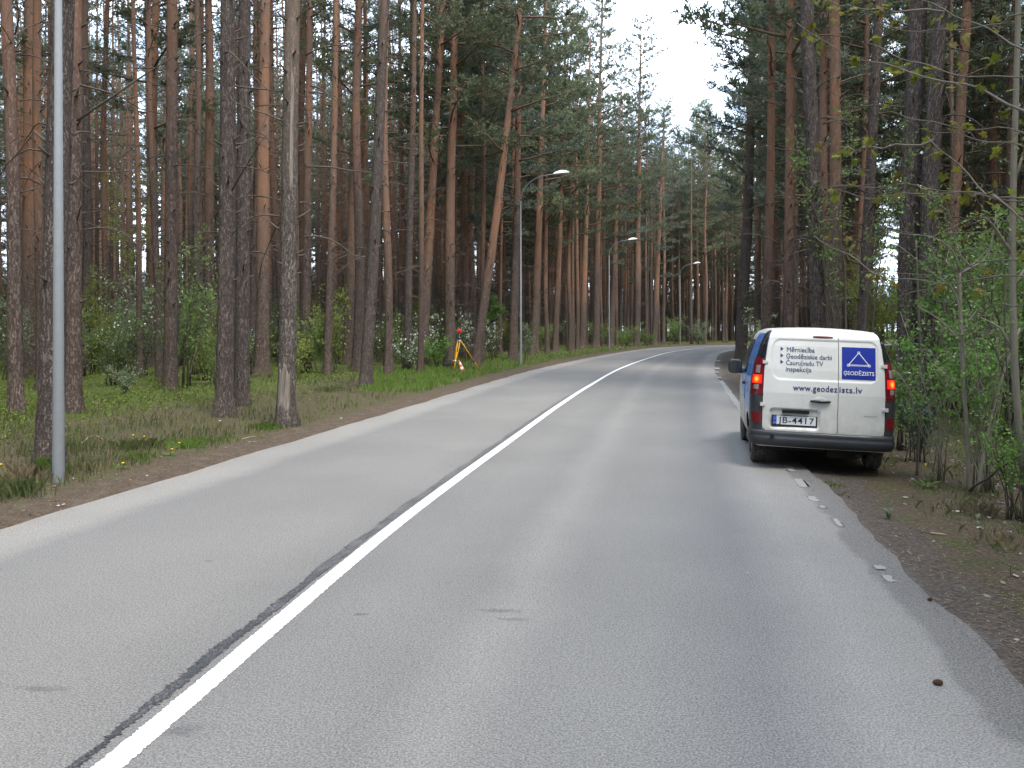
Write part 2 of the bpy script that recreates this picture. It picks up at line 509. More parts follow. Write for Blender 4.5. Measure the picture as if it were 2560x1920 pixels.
def sdist(P, line):
    """signed distance of points (n,2) to a polyline; positive on its right"""
    out = np.empty(len(P))
    a, b = line[:-1], line[1:]
    ab = b - a
    L2 = (ab ** 2).sum(1)
    for i in range(0, len(P), 4000):
        p = P[i:i + 4000]
        ap = p[:, None] - a[None]
        t = np.clip((ap * ab[None]).sum(2) / L2[None], 0, 1)
        q = ap - t[..., None] * ab[None]
        d2 = (q ** 2).sum(2)
        k = d2.argmin(1)
        r = np.arange(len(p))
        cr = ab[k, 0] * q[r, k][:, 1] - ab[k, 1] * q[r, k][:, 0]
        out[i:i + 4000] = -np.sign(cr) * np.sqrt(d2[r, k])
    return out

def bumps(x, y):
    return (np.sin(x * 0.9 + 1.3) * np.cos(y * 0.7 - 0.4) + 0.6 * np.sin(x * 2.1 + y * 1.3) + 0.4 * np.sin(x * 4.3 - y * 3.7 + 2.0)) / 2.0

def height(P):
    P = np.atleast_2d(np.asarray(P, float))
    dl, dr = -sdist(P, L_EDGE), sdist(P, R_EDGE)
    b = bumps(P[:, 0], P[:, 1])
    z = np.full(len(P), -0.05)
    ol, orr = dl > 0, dr > 0
    z[ol] = -0.012 + 0.03 * np.clip(dl[ol], 0, 1) + 0.06 * np.clip((dl[ol] - 0.8) / 3, 0, 1) * (1 + 0.9 * b[ol]) \
        + 0.10 * np.clip((dl[ol] - 4) / 6, 0, 1) * (1 + b[ol])
    z[orr] = -0.016 - 0.05 * np.clip(dr[orr] / 0.7, 0, 1) + 0.012 * np.clip(dr[orr] * 2, 0, 1) * b[orr] \
        + 0.10 * np.clip((dr[orr] - 2.2) / 3, 0, 1) * (1 + b[orr])
    near = (dl > -0.25) & (dl <= 0)
    z[near] = -0.012 + dl[near] * 0.15
    near = (dr > -0.25) & (dr <= 0)
    z[near] = -0.012 + dr[near] * 0.15
    return z

def gz(x, y):
    return float(height([(x, y)])[0])

def axis_pts(lo, hi, step, far, grow):
    a = list(np.arange(lo, hi + step / 2, step))
    s = step
    while a[-1] < far:
        s *= grow
        a.append(a[-1] + s)
    s = step
    left = []
    x = lo
    while x > -far:
        s *= grow
        x -= s
        left.append(x)
    return np.array(left[::-1] + a)

gx = axis_pts(-16, 16, 0.2, 900, 1.07)
gy = axis_pts(2, 42, 0.2, 900, 1.05)
GX, GY = np.meshgrid(gx, gy, indexing='ij')
P2 = np.stack([GX.ravel(), GY.ravel()], 1)
GZ = height(P2)
gm = MB()
gm.grid(np.stack([GX, GY, GZ.reshape(GX.shape)], -1)[:, ::-1])
me = gm.mesh('ground', ground_mat())
order = np.arange(len(P2)).reshape(GX.shape)[:, ::-1].ravel()
dlv, drv = -sdist(P2, L_EDGE), sdist(P2, R_EDGE)
for nm, arr in (('dl', dlv), ('dr', drv)):
    at = me.attributes.new(nm, 'FLOAT', 'POINT')
    at.data.foreach_set('value', arr[order].astype(np.float32))
ground = bpy.data.objects.new('ground', me)
C.objects.link(ground)
tag(ground, kind='structure')

def resample(line, n):
    d = np.concatenate([[0], np.cumsum(np.linalg.norm(np.diff(line, axis=0), axis=1))])
    t = np.linspace(0, 1, n)
    return np.stack([np.interp(t * d[-1], d, line[:, k]) for k in (0, 1)], 1)

def normal2(line):
    t = np.gradient(line, axis=0)
    t /= np.linalg.norm(t, axis=1)[:, None]
    return np.stack([t[:, 1], -t[:, 0]], 1)          # to the right

# road sheet: rows across from the left to the right edge, edges ragged
NR, NA = 1500, 24
# pair the three lines by the centre line's own normals so that rows run square across
ctr = resample(C_LINE, NR)
nrm = normal2(ctr)
def meet(line, sgn):
    out = np.zeros(len(ctr))
    for i in range(len(ctr)):
        rel = line - ctr[i]
        al = rel[:, 0] * nrm[i, 1] * -1 + rel[:, 1] * nrm[i, 0]
        ac = rel @ nrm[i]
        near = np.abs(ac) < 8
        k = np.where((al[:-1] * al[1:] <= 0) & near[:-1])[0]
        if len(k):
            k = k[0]
            f = al[k] / (al[k] - al[k + 1] + 1e-12)
            out[i] = ac[k] + f * (ac[k + 1] - ac[k])
        else:
            out[i] = out[i - 1] if i else sgn * 3.6
    return out
wl_, wr_ = meet(L_EDGE, -1), meet(R_EDGE, 1)
sarc = np.concatenate([[0], np.cumsum(np.linalg.norm(np.diff(ctr, axis=0), axis=1))])
def rag(s, amp, seed):
    r = np.random.default_rng(seed)
    k = np.convolve(r.normal(size=len(s) + 8), np.ones(3) / 3, 'same')[4:-4]
    return amp * (k + np.sin(s * 1.7 + seed) + 0.6 * np.sin(s * 4.1))
wl_ = wl_ + rag(sarc, 0.018, 1)
wr_ = wr_ + rag(sarc, 0.013, 2)
uu = np.linspace(0, 1, NA)
lane = wr_ - wl_
wr_ = wr_ + np.convolve(np.random.default_rng(12).normal(size=NR + 2), np.ones(3) / 3, 'valid') * 0.035 * (ctr[:, 1] < 30) + 0.30 * np.interp(ctr[:, 1], [-60, 11.5, 15, 18], [1, 1, 0.3, 0])
off = wl_[:, None] * (1 - uu)[None] + wr_[:, None] * uu[None]
across = (off - wl_[:, None]) / lane[:, None]
RP = np.zeros((NR, NA, 3))
RP[..., :2] = ctr[:, None] + off[..., None] * nrm[:, None]
RP[:, 0, 2] = RP[:, -1, 2] = -0.003
rm = MB()
rm.grid(RP[:, ::1], skirt=(0, 0, -0.05))
me = rm.mesh('road', asphalt())
uvl = me.uv_layers.new(name='UVMap')
vu = across.ravel()
vs = np.repeat(sarc, NA)
li = np.empty(len(me.loops), np.int32)
me.loops.foreach_get('vertex_index', li)
li2 = np.where(li < NR * NA, li, 0)
uvl.data.foreach_set('uv', np.stack([vu[li2], vs[li2]], 1).ravel().astype(np.float32))
road = bpy.data.objects.new('road', me)
C.objects.link(road)
tag(road, kind='structure')

# ------------------------------------------------------------------ painted and tar lines
def strip(name, mat, s0, s1, o0, o1, z, jit, seed, n=1600):
    ss = np.linspace(s0, s1, n) if s1 - s0 < 60 else np.concatenate([np.linspace(s0, s0 + 60, n, endpoint=False), np.linspace(s0 + 60, s1, 300)])
    c = np.stack([np.interp(ss, sarc, ctr[:, k]) for k in (0, 1)], 1)
    nn = normal2(c)
    r = np.random.default_rng(seed)
    P = np.zeros((len(ss), 3, 3))
    for j, o in enumerate((o0, None, o1)):
        if o is None:
            oo = (o0(ss) + o1(ss)) / 2
        else:
            oo = o(ss) + r.normal(size=len(ss)) * jit
        P[:, j, :2] = c + oo[:, None] * nn
    P[..., 2] = z
    m_ = MB()
    m_.grid(P)
    o = m_.build(name, mat, smooth=False)
    tag(o, kind='structure')
    return o

def paint_mat(name, wear, col=(0.80, 0.81, 0.80)):
    m = NT(name)
    p = m.pos()
    n = m.noise(p, 40, 4, 0.7)
    cr = m.voro(m.mapping(p, (1, 1, 1)), 5.0, 'DISTANCE_TO_EDGE')
    nb = m.noise(p, 1.6, 3)
    c = m.mix(m.ss(n, 0.58, 0.74, 0, wear), col, (0.20, 0.195, 0.19))
    ck = m.math('MULTIPLY', m.ss(cr, 0.0, 0.02, 0.55, 0), m.ss(nb, 0.5, 0.58))
    c = m.mix(ck, c, (0.2, 0.2, 0.2))
    return m.done(c, 0.6, m.bump(n, 0.15, 0.005), spec=0.3)
M['paint'] = paint_mat('white_road_paint', 0.12)
M['paint_worn'] = paint_mat('worn_road_paint', 1.0, (0.25, 0.244, 0.232))
s_at = lambda y: float(np.interp(y, ctr[:, 1], sarc))
sS = s_at(0.5)
strip('road_marking', M['paint'], sS, sarc[-1] - 5, lambda s: -0.062 + 0 * s, lambda s: 0.062 + 0 * s, 0.004, 0.0035, 3, 6000)

def tar_mat():
    m = NT('tar_seam')
    p = m.pos()
    n = m.math('MULTIPLY_ADD', m.noise(p, 110, 3, 0.8), 1.5, -0.25)
    n2 = m.noise(p, 2.2, 3)
    sp = m.n('ShaderNodeSeparateXYZ')
    m.l(p, sp.inputs[0])
    old = m.ss(sp.outputs['Y'], 3.5, 9.0, 0.09, 0.21)            # the sealing has worn off more the farther one goes
    c = m.mix(m.ss(m.math('MULTIPLY_ADD', n2, -0.35, m.math('ADD', n, old)), 0.45, 0.60), (0.035, 0.036, 0.04), (0.165, 0.158, 0.148))
    return m.done(c, 0.6, m.bump(n, 0.3, 0.008), spec=0.35)
sT = s_at(24)
strip('tar_seam', tar_mat(), sS, sT,
      lambda s: -0.128 - 0.05 * np.interp(s, [sS, sS + 4, sS + 10, sT], [0.7, 1.0, 0.9, 0.25]) - 0.012 * np.sin(s * 3.1) - 0.008 * np.sin(s * 7.7),
      lambda s: -0.08 - 0.06 * np.interp(s, [sS, sS + 3.6, sS + 6.5, sT], [0.75, 0.7, 0.2, 0.05]) - 0.006 * np.sin(s * 5.1), 0.004, 0.010, 4, 3500)

def lie(P):
    """height of flat things lying across the asphalt's edge"""
    d = sdist(P, R_EDGE)
    return np.where(d < 0.36, 0.005, height(P) + 0.008)

def patch(px, py, w, l, seed, mat='paint_worn', ang=None):
    """ragged remnant of the painted edge line"""
    x, y = G(px, py)
    r = np.random.default_rng(seed)
    k = int(np.argmin(np.hypot(*(R_EDGE - (x, y)).T)))
    t = R_EDGE[min(k + 1, len(R_EDGE) - 1)] - R_EDGE[k]
    a = math.atan2(t[1], t[0])
    n = 44
    th = np.arange(n) * 2 * math.pi / n
    ex = np.sign(np.cos(th)) * np.abs(np.cos(th)) ** 0.5 * l / 2 * 1.25 * (1 + r.normal(size=n) * 0.14)
    ey = np.sign(np.sin(th)) * np.abs(np.sin(th)) ** 0.5 * w / 2 * (1 + r.normal(size=n) * 0.22)
    ca, sa = math.cos(a), math.sin(a)
    xy = np.stack([x + ex * ca - ey * sa, y + ex * sa + ey * ca], 1)
    top = np.column_stack([xy, lie(xy)])
    bot = top - (0, 0, 0.01)
    m_ = MB()
    m_.add(np.vstack([top, bot]), [np.arange(n), np.stack([np.arange(n), np.arange(n) + n, (np.arange(n) + 1) % n + n, (np.arange(n) + 1) % n], 1)])
    tag(m_.build('edge_marking', M[mat], smooth=False), kind='structure')
for i, (px, py, w, l) in enumerate([(1972, 1172, .11, .38), (2003, 1208, .13, .46), (2034, 1247, .09, .26), (2058, 1268, .07, .1), (2096, 1307, .07, .26),
                                    (2198, 1420, .08, .10), (2222, 1447, .07, .14), (1797, 944, .22, .7), (1792, 931, .18, .6), (1792, 921, .25, 1.2), (1795, 902, .22, 1.1)]):
    patch(px, py, w, l, 30 + i)
# the longer pale strip still left beside the van's front
def pale_strip():
    pts = [G(1800, 952), G(1808, 962), G(1817, 976), G(1832, 998), G(1848, 1020), G(1862, 1040), G(1880, 1062)]
    c = catmull(pts, 0.15)
    nn = normal2(c)
    r = np.random.default_rng(9)
    P = np.zeros((len(c), 3, 3))
    for j, o in enumerate((-0.10, 0, 0.11)):
        P[:, j, :2] = c + nn * (o + (r.normal(size=(len(c), 1)) * 0.02 if o else 0))
    P[..., 2] = 0.005
    P[:, 2, 2] = -0.02
    m_ = MB()
    m_.grid(P, skirt=(0, 0, -0.05))
    tag(m_.build('edge_marking', M['paint_worn'], smooth=False), kind='structure')
pale_strip()

# ------------------------------------------------------------------ pines
def trunk_mesh(seed, H, r0, n=12, rings=34, flare=0.5, wob=0.05, mat='bark', stubs=14, stub_lo=2.0, extra=None, relief=0.04):
    r = np.random.default_rng(seed)
    t = np.linspace(0, 1, rings) ** 1.5
    h = t * H - 0.12 * (1 - t)
    rad = r0 * (1 - 0.88 * t ** 1.25) + r0 * flare * np.exp(-np.maximum(h, 0) / 0.28)
    a1, a2, p1, p2 = r.uniform(0, wob, 2).tolist() + r.uniform(0, 6.28, 2).tolist()
    cx_ = a1 * (np.sin(h * 0.45 + p1) - math.sin(p1)) * np.clip(h / 3, 0, 1)
    cy_ = a2 * (np.sin(h * 0.38 + p2) - math.sin(p2)) * np.clip(h / 3, 0, 1)
    th = np.arange(n) * 2 * math.pi / n
    ph = r.uniform(0, 6.28, 4)
    lob = 1 + (0.16 * np.sin(3 * th + ph[0]) + 0.1 * np.sin(5 * th + ph[1]))[None] * np.exp(-np.maximum(h, 0) / 0.3)[:, None] \
        + r.normal(size=(rings, n)) * relief
    rr = rad[:, None] * lob
    V = np.stack([cx_[:, None] + rr * np.cos(th), cy_[:, None] + rr * np.sin(th), h[:, None] + 0 * th], -1)
    m_ = MB()
    i = np.arange(rings - 1)[:, None] * n
    j = np.arange(n)[None]
    k = (j + 1) % n
    m_.add(V.reshape(-1, 3), [np.stack([i + j, i + k, i + n + k, i + n + j], -1).reshape(-1, 4)])
    ctrp = lambda z: np.array((np.interp(z, h, cx_), np.interp(z, h, cy_), z))
    radp = lambda z: float(np.interp(z, h, rad))
    for q in range(stubs):                                   # broken knots of lost branches
        z = r.uniform(stub_lo, H * 0.6)
        a = r.uniform(0, 6.28)
        d = np.array((math.cos(a), math.sin(a), r.uniform(0.1, 0.7)))
        p0 = ctrp(z) + d * radp(z) * 0.6
        L = r.uniform(0.05, 0.22) + radp(z) * 0.5
        m_.tube([p0, p0 + d * L * 0.6, p0 + d * L + (0, 0, 0.02)], [0.026, 0.019, 0.010], 5, 1)
    return m_, ctrp, radp

def dead_branches(m_, r, ctrp, radp, lo, hi, n, Lmax):
    for q in range(n):
        z = r.uniform(lo, hi)
        a = r.uniform(0, 6.28)
        L = r.uniform(0.3, 1.0) * Lmax
        d = np.array((math.cos(a), math.sin(a), 0))
        side = np.array((-d[1], d[0], 0)) * r.normal() * 0.3
        s_, b_ = r.uniform(-0.1, 0.7), r.uniform(-0.9, 0.1)
        t = np.linspace(0, 1, 6)[:, None]
        P = ctrp(z) + d * radp(z) * 0.7 + (d + side * t) * L * t + np.array((0, 0, 1)) * L * (s_ * t + b_ * t ** 2) + r.normal(size=(6, 3)) * 0.02 * t
        m_.tube(P, np.linspace(0.015, 0.005, 6) * (0.7 + 0.4 * L), 4, 1)
        if L > 0.8:
            for w in range(r.integers(1, 4)):
                k = r.integers(2, 5)
                e = d * 0.6 + r.normal(size=3) * 0.6
                m_.tube([P[k], P[k] + e * 0.25 * L, P[k] + e * 0.45 * L + (0, 0, -0.05)], [0.007, 0.005, 0.003], 3, 1)

def crown_parts(seed, H, base, limbs, Lmax, ctrp, radp, blades=5, fullness=1.0):
    """limbs as tubes in one mesh, needles as loose blades in another"""
    r = np.random.default_rng(seed)
    lm, nd = MB(), []
    for q in range(limbs):
        u = (q + r.uniform()) / limbs
        z = base + (H - base) * u ** 0.74 * 0.992
        k = (z - base) / (H - base)
        L = Lmax * (1 - 0.72 * k ** 2.0) * r.uniform(0.45, 1.1)
        if k < 0.2:
            L *= r.uniform(0.5, 1.1)
        a = q * 2.4 + r.normal() * 0.5
        d = np.array((math.cos(a), math.sin(a), 0))
        sw = np.array((-d[1], d[0], 0)) * r.normal() * 0.25
        s_ = r.uniform(0.0, 0.35) + 0.7 * k ** 2
        b_ = r.uniform(-0.25, 0.2)
        n = 7
        t = np.linspace(0, 1, n)[:, None]
        P = ctrp(z) + (d + sw * t) * L * t + np.array((0, 0, 1)) * L * (s_ * t + b_ * t ** 2) + r.normal(size=(n, 3)) * 0.04 * t
        lm.tube(P, np.linspace(0.014 + 0.016 * L * (1 - k * 0.5), 0.006, n), 5)
        t0 = 0.30 if k < 0.5 else 0.12
        nb = int((5 + 5.0 * L) * fullness)
        for w in range(nb):
            f = t0 + (1 - t0) * (w + r.uniform()) / nb
            x = f * (n - 1)
            i0 = min(int(x), n - 2)
            p = P[i0] + (P[i0 + 1] - P[i0]) * (x - i0)
            dirv = (P[i0 + 1] - P[i0])
            dirv = dirv / (np.linalg.norm(dirv) + 1e-9)
            sd = np.array((-d[1], d[0], 0)) * (1 if w % 2 else -1)
            bd = dirv * r.uniform(0.2, 0.9) + sd * r.uniform(0.4, 1.0) + np.array((0, 0, r.uniform(-0.05, 0.55)))
            bl = r.uniform(0.25, 0.75) * (0.55 + 0.3 * L) * (1.15 - 0.4 * f)
            bd /= np.linalg.norm(bd)
            e = p + bd * bl
            if w % 2 == 0:
                lm.tube([p, p + bd * bl * 0.9], [0.008, 0.004], 3, cap=False)
            nt = max(2, int(bl / 0.16))
            for g in range(nt):
                c = p + bd * bl * (0.35 + 0.65 * (g + r.uniform()) / nt) + r.normal(size=3) * 0.03
                D = r.normal(size=(blades, 3)) * 0.75 + bd * 0.8 + np.array((0, 0, 0.28))
                D /= np.linalg.norm(D, axis=1)[:, None]
                S = np.cross(D, r.normal(size=(blades, 3)))
                S /= np.linalg.norm(S, axis=1)[:, None] + 1e-9
                ln = r.uniform(0.12, 0.25, (blades, 1))
                wd = r.uniform(0.016, 0.032, (blades, 1))
                nd.append(np.stack([c - S * wd * 0.6, c + S * wd * 0.6, c + D * ln + S * wd, c + D * ln - S * wd], 1))
    nm = MB()
    nm.quads(np.concatenate(nd))
    return lm, nm

VAR = []
specs = [(28.0, 0.19, 15.0, 30, 2.6, 'bark'), (29.5, 0.21, 16.0, 30, 2.8, 'bark'), (26.5, 0.16, 14.5, 26, 2.2, 'bark_orange'),
         (28.5, 0.18, 13.5, 34, 2.7, 'bark_orange'), (26.0, 0.15, 13.5, 26, 2.2, 'bark'), (28.0, 0.20, 15.0, 30, 2.6, 'bark_grey'),
         # road-edge kind: green further down and wider
         (28.5, 0.20, 8.0, 60, 3.8, 'bark_orange'), (27.0, 0.18, 7.0, 58, 3.6, 'bark'), (29.5, 0.20, 9.5, 58, 3.9, 'bark_orange')]
for i, (H, r0, base, limbs, Lm, bk) in enumerate(specs):
    r = np.random.default_rng(100 + i)
    tm, cp, rp = trunk_mesh(200 + i, H, r0, 10, 26, wob=0.10, stubs=30)
    lm, nm = crown_parts(300 + i, H, base, limbs if i > 5 else int(limbs * 0.66), Lm, cp, rp, fullness=1.15 if i > 5 else 0.62)
    dead_branches(lm, r, cp, rp, 3.5 if i < 6 else 2.5, base + 1.5, 30, 1.5)
    VAR.append(dict(trunk=tm.mesh('trunk', [M[bk], M['dead_twig']]), limb=lm.mesh('branches', [M['limb'], M['dead_twig']]), crown=nm.mesh('crown', M['needle_pale' if i in (6, 8, 3) else 'needle'], False),
                    H=H, r0=r0, objs=None))

def pine(x, y, var, label, group=None, sc=1.0, rot=None, lean=(0, 0), girth=1.0, trunk=None, name='pine_tree'):
    V = VAR[var]
    t = thing(name, label, 'pine tree', (x, y, gz(x, y)), (lean[1], lean[0], random.uniform(0, 6.28) if rot is None else rot), group)
    if lean != (0, 0):                                       # lean about world axes, spin first
        t.rotation_euler = (Matrix.Rotation(lean[0], 3, 'Y') @ Matrix.Rotation(lean[1], 3, 'X') @ Matrix.Rotation(random.uniform(0, 6.28) if rot is None else rot, 3, 'Z')).to_euler()
    tr = link('trunk', trunk or V['trunk'], t, sc=(girth * sc, girth * sc, sc) if trunk is None else (1, 1, 1))
    br = link('branches', V['limb'], t, sc=(sc, sc, sc))
    cr = link('crown', V['crown'], t, sc=(sc, sc, sc))
    if V['objs'] is None and trunk is None:
        V['objs'] = (tr, br, cr)
    return t

# --- pines one can name: photograph x, y of the foot, x where the trunk leaves the frame's top, thickness in px, variant, bark, label
NAMED = [
    (42, 1056, 2, 33, 4, 'bark', 'slim pine at the far left edge, leaning left'),
    (70, 955, 72, 42, 5, 'bark_orange', 'thick pine with reddish upper bark between the leaning edge pine and the near lamp'),
    (121, 1168, 158, 56, 1, 'bark_grey', 'big dark pine with rugged bark right behind the near lamp post'),
    (184, 1044, 182, 38, 0, 'bark', 'dark pine peeping out on the right of the near lamp post'),
    (426, 990, 430, 31, 3, 'bark', 'straight pine with many broken twigs standing behind the leafy shrub at left'),
    (373, 930, 385, 28, 6, 'bark_orange', 'orange-barked pine just left of the twiggy pine behind the leafy shrub'),
    (561, 1049, 569, 41, 1, 'bark_grey', 'grey pine, the nearer of the touching pair left of the peeled pine'),
    (605, 1022, 607, 35, 5, 'bark_grey', 'right-hand and slightly farther pine of the touching grey pair'),
    (527, 930, 526, 27, 0, 'bark', 'pine half hidden behind the left side of the touching grey pair'),
    (655, 955, 662, 34, 2, 'bark_orange', 'reddish pine between the touching grey pair and the peeled pine'),
    (714, 1068, 738, 42, 5, 'bark_pale', 'pine with a strip of bark peeled off near its foot, close to the road'),
    (764, 938, 775, 22, 3, 'bark', 'reddish pine seen just right of the upper trunk of the peeled pine'),
    (818, 943, 838, 19, 4, 'bark', 'thin dark pine, second trunk to the right of the peeled pine'),
    (870, 924, 898, 26, 6, 'bark_orange', 'reddish pine behind and left of the dark slanting roadside pine'),
    (913, 974, 965, 29, 5, 'bark_grey', 'dark rugged pine slanting right beside the grass, left of the blossom shrubs'),
    (1018, 931, 1037, 19, 0, 'bark_grey', 'slim grey pine rising straight out of the white blossom shrubs'),
    (1055, 921, 1106, 25, 6, 'bark_orange', 'orange pine leaning right between the slim grey pine and the tripod'),
    (1124, 921, 1136, 26, 8, 'bark_orange', 'thick orange pine directly behind the yellow tripod'),
    (1190, 919, 1304, 22, 8, 'bark_orange', 'bright orange pine leaning strongly right behind the tripod'),
    (1170, 898, 1192, 15, 3, 'bark', 'thin pine close on the left of the strongly leaning orange pine'),
    (1282, 905, 1302, 22, 7, 'bark', 'dark-footed pine just left of the first whole curved lamp'),
    (1336, 888, 1366, 20, 8, 'bark_orange', 'orange pine just right of the first whole curved lamp'),
    (1388, 882, 1416, 15, 6, 'bark_orange', 'slender orange pine, second trunk right of the first whole curved lamp'),
    (1456, 874, 1478, 16, 8, 'bark_orange', 'slender pine midway between the first and second curved lamps'),
    (1490, 872, 1506, 17, 8, 'bark', 'tall pine just left of the second curved lamp', 1.2),
    (1592, 867, 1604, 15, 8, 'bark', 'tall pine whose pointed top stands alone against the white sky gap', 1.17),
    (1528, 868, 1560, 15, 7, 'bark', 'pine just right of the second curved lamp'),
    (1636, 864, 1672, 14, 7, 'bark_orange', 'pine with long bare limbs standing between the second and third curved lamps'),
    (1852, 908, 1885, 28, 7, 'bark_grey', 'dark pine at the inside of the bend, its foot left of the van mirror'),
    (1893, 889, 1900, 17, 8, 'bark', 'pine deeper inside the bend, just right of the dark bend pine'),
    (1930, 882, 1938, 15, 6, 'bark_orange', 'slender pine deepest inside the bend, second right of the dark bend pine'),
    (1910, 960, 1926, 22, 8, 'bark_orange', 'orange pine behind the left rear corner of the van roof'),
    (1972, 985, 1976, 24, 6, 'bark_orange', 'orange pine with many dark dead boughs left of the grey pine over the van'),
    (2052, 1035, 2016, 37, 5, 'bark_grey', 'stout grey pine rising right over the middle of the van roof'),
    (2092, 1010, 2080, 30, 0, 'bark_orange', 'reddish pine touching the right side of the grey pine over the van'),
    (2070, 990, 2062, 22, 2, 'bark', 'dark pine squeezed between the grey pine and the reddish one over the van'),
    (2146, 1005, 2192, 26, 1, 'bark_grey', 'dark pine above the blue sign side of the van, leaning right'),
    (2264, 1032, 2300, 48, 1, 'bark_grey', 'thickest pine on the right, first trunk right of the van'),
    (2308, 1036, 2352, 42, 3, 'bark_grey', 'large pine close behind the thickest right-hand pine'),
    (2352, 1000, 2418, 27, 6, 'bark_orange', 'reddish pine leaning right behind the two large right-hand pines'),
]
named_xy = []
for i, (px, py, xt, wpx, var, bk, label, *tall) in enumerate(NAMED):
    tall = tall[0] if tall else 1.0
    x, Y = G(px, py)
    named_xy.append((x, Y))
    r0 = wpx / FPX * Y / 2 * 1.06
    htop = EYE + HOR / FPX * Y
    lean = math.atan(((xt - CX) / FPX * Y - x) / htop)
    V = VAR[var]
    rot = random.uniform(0, 6.28)
    tm, cp, rp = trunk_mesh(500 + i, V['H'] * tall, r0, 16, 60, wob=0.05, stubs=46, flare=0.42, stub_lo=2.2, relief=0.035)
    t = pine(x, Y, var, label, 'roadside pines', sc=tall, rot=0 if i == 10 else rot, lean=(lean, random.uniform(-0.012, 0.012)), trunk=tm.mesh('trunk', [M[bk], M['dead_twig']]))
    if i == 10:                                              # the peeled strip, with a torn bark rim, and the scarred streak higher up
        th = np.linspace(-2.45, -0.85, 12)
        def scar(z0, z1, th, n, dr, seed):
            r = np.random.default_rng(seed)
            zz = np.linspace(0, 1, n)
            P = np.zeros((n, len(th), 3))
            for jj, a in enumerate(th):
                e0 = z0 + r.uniform(-.07, .07)
                e1 = z1 + r.uniform(-.16, .16) - 0.25 * abs(jj / (len(th) - 1) - 0.45)
                z = e0 + (e1 - e0) * zz
                c = np.array([cp(q) for q in z])
                rr = np.array([rp(q) for q in z]) * 1.035 + dr
                rr[0] -= 0.03; rr[-1] -= 0.03
                if jj in (0, len(th) - 1):
                    rr -= 0.03
                P[:, jj] = c + np.stack([np.cos(a) * rr, np.sin(a) * rr, 0 * rr], 1)
            return P
        b = MB(); b.grid(scar(0.28, 1.18, th, 14, 0.004, 1)); b.grid(scar(4.3, 6.6, np.linspace(-1.45, -0.85, 8), 20, 0.004, 2))
        pw = b.build('bare_wood', M['bare_wood'], t)
        pw['label'] = 'pale bare wood where the bark has come off'

# --- the stand behind them: individuals, nearest first; what lies beyond goes into one far wood
cand = []
r = np.random.default_rng(21)
occ = list(named_xy)
def ok_spacing(x, y, d):
    for (a, b) in occ:
        if abs(a - x) < d and abs(b - y) < d and math.hypot(a - x, b - y) < d:
            return False
    return True
pts = np.stack([r.uniform(-125, 125, 26000), r.uniform(-75, 185, 26000)], 1)
dL, dR = -sdist(pts, L_EDGE), sdist(pts, R_EDGE)
inwood = ((dL > 3.2) | (dR > 3.4)) & ~((pts[:, 1] < 30) & (pts[:, 1] > 3) & (dL > 0) & (dL < 9) & (pts[:, 0] > -16)) & ~((pts[:, 1] < 26) & (pts[:, 1] > 3) & (dR > 0) & (dR < 6))
# keep the strip of forest floor seen at the left under the trunks open near the road
pts, dL, dR = pts[inwood], dL[inwood], dR[inwood]
stand, farwood = [], []
cell = {}
def near_cell(x, y, d):
    i, j = int(x // 3), int(y // 3)
    for a in (i - 1, i, i + 1):
        for b in (j - 1, j, j + 1):
            for (u, v) in cell.get((a, b), ()):
                if math.hypot(u - x, v - y) < d:
                    return True
    return False
for (a, b) in named_xy:
    cell.setdefault((int(a // 3), int(b // 3)), []).append((a, b))
for (x, y), dl, dr in zip(pts, dL, dR):
    dmin = 2.05
    if near_cell(x, y, dmin):
        continue
    px = CX + FPX * x / y if y > 1 else -1e9
    inview = y > 12 and -60 < px < 2620
    dist = math.hypot(x, y)
    if (-6 < y < 8 and (abs(x) < 9 or abs(x) > 40)) or (y < 60 and abs(x) > 75) or (y < -6 and abs(x) > 45) or (-14 < y < 34 and 0 < dr < 9 + 0.25 * y):
        continue
    if dist > (128 if px < 1250 else 185):
        continue
    # sight lines to the sky that the wood leaves open
    if y > 20 and any(a < px < b and dist > dd for (a, b, dd) in ((4, 46, 32), (332, 372, 38),  (2178, 2262, 20), (1868, 1888, 50))):
        continue
    if any(a < px < b and y < Y_ for (a, b, Y_) in ((1288, 1432, 42.5), (1508, 1606, 74), (1690, 1768, 101))):
        continue
    edge = min(dl if dl > 0 else 99, dr if dr > 0 else 99)
    cell.setdefault((int(x // 3), int(y // 3)), []).append((x, y))
    (stand if inview and dist < 92 else farwood).append((x, y, edge, px, dist))
stand.sort(key=lambda q: q[4])
MAXI = 262
farwood += stand[MAXI:]
stand = stand[:MAXI]
SHORT = [  # how the labels of the stand refer to the roadside pines
         'leaning pine at the left edge', 'thick pine at far left', 'big pine by the near lamp', 'pine right of the near lamp', 'twiggy pine behind the shrub',
         'orange pine at left', 'nearer pine of the touching pair', 'farther pine of the touching pair', 'pine hidden by the touching pair', 'reddish pine left of the peeled one', 'peeled pine',
         'pine right of the peeled one', 'thin dark pine', 'pine left of the slanting one', 'dark slanting pine', 'slim grey blossom pine', 'pine left of the tripod', 'thick pine behind the tripod',
         'strongly leaning orange pine', 'thin pine beside the leaning one', 'pine left of the first lamp', 'orange pine right of the first lamp', 'second pine right of the first lamp',
         'pine midway to the second lamp', 'tall pine left of the second lamp', 'pine with the pointed top', 'pine right of the second lamp', 'bare-limbed pine before the third lamp', 'pine at the inside bend', 'pine right of the bend pine', 'slender pine inside the bend', 'orange pine over the van corner',
         'pine with many dead boughs', 'grey pine over the van', 'reddish pine over the van', 'squeezed pine over the van', 'leaning pine over the blue sign', 'thickest right-hand pine', 'second thick right-hand pine', 'reddish leaning pine at right']
assert len(SHORT) == len(NAMED)
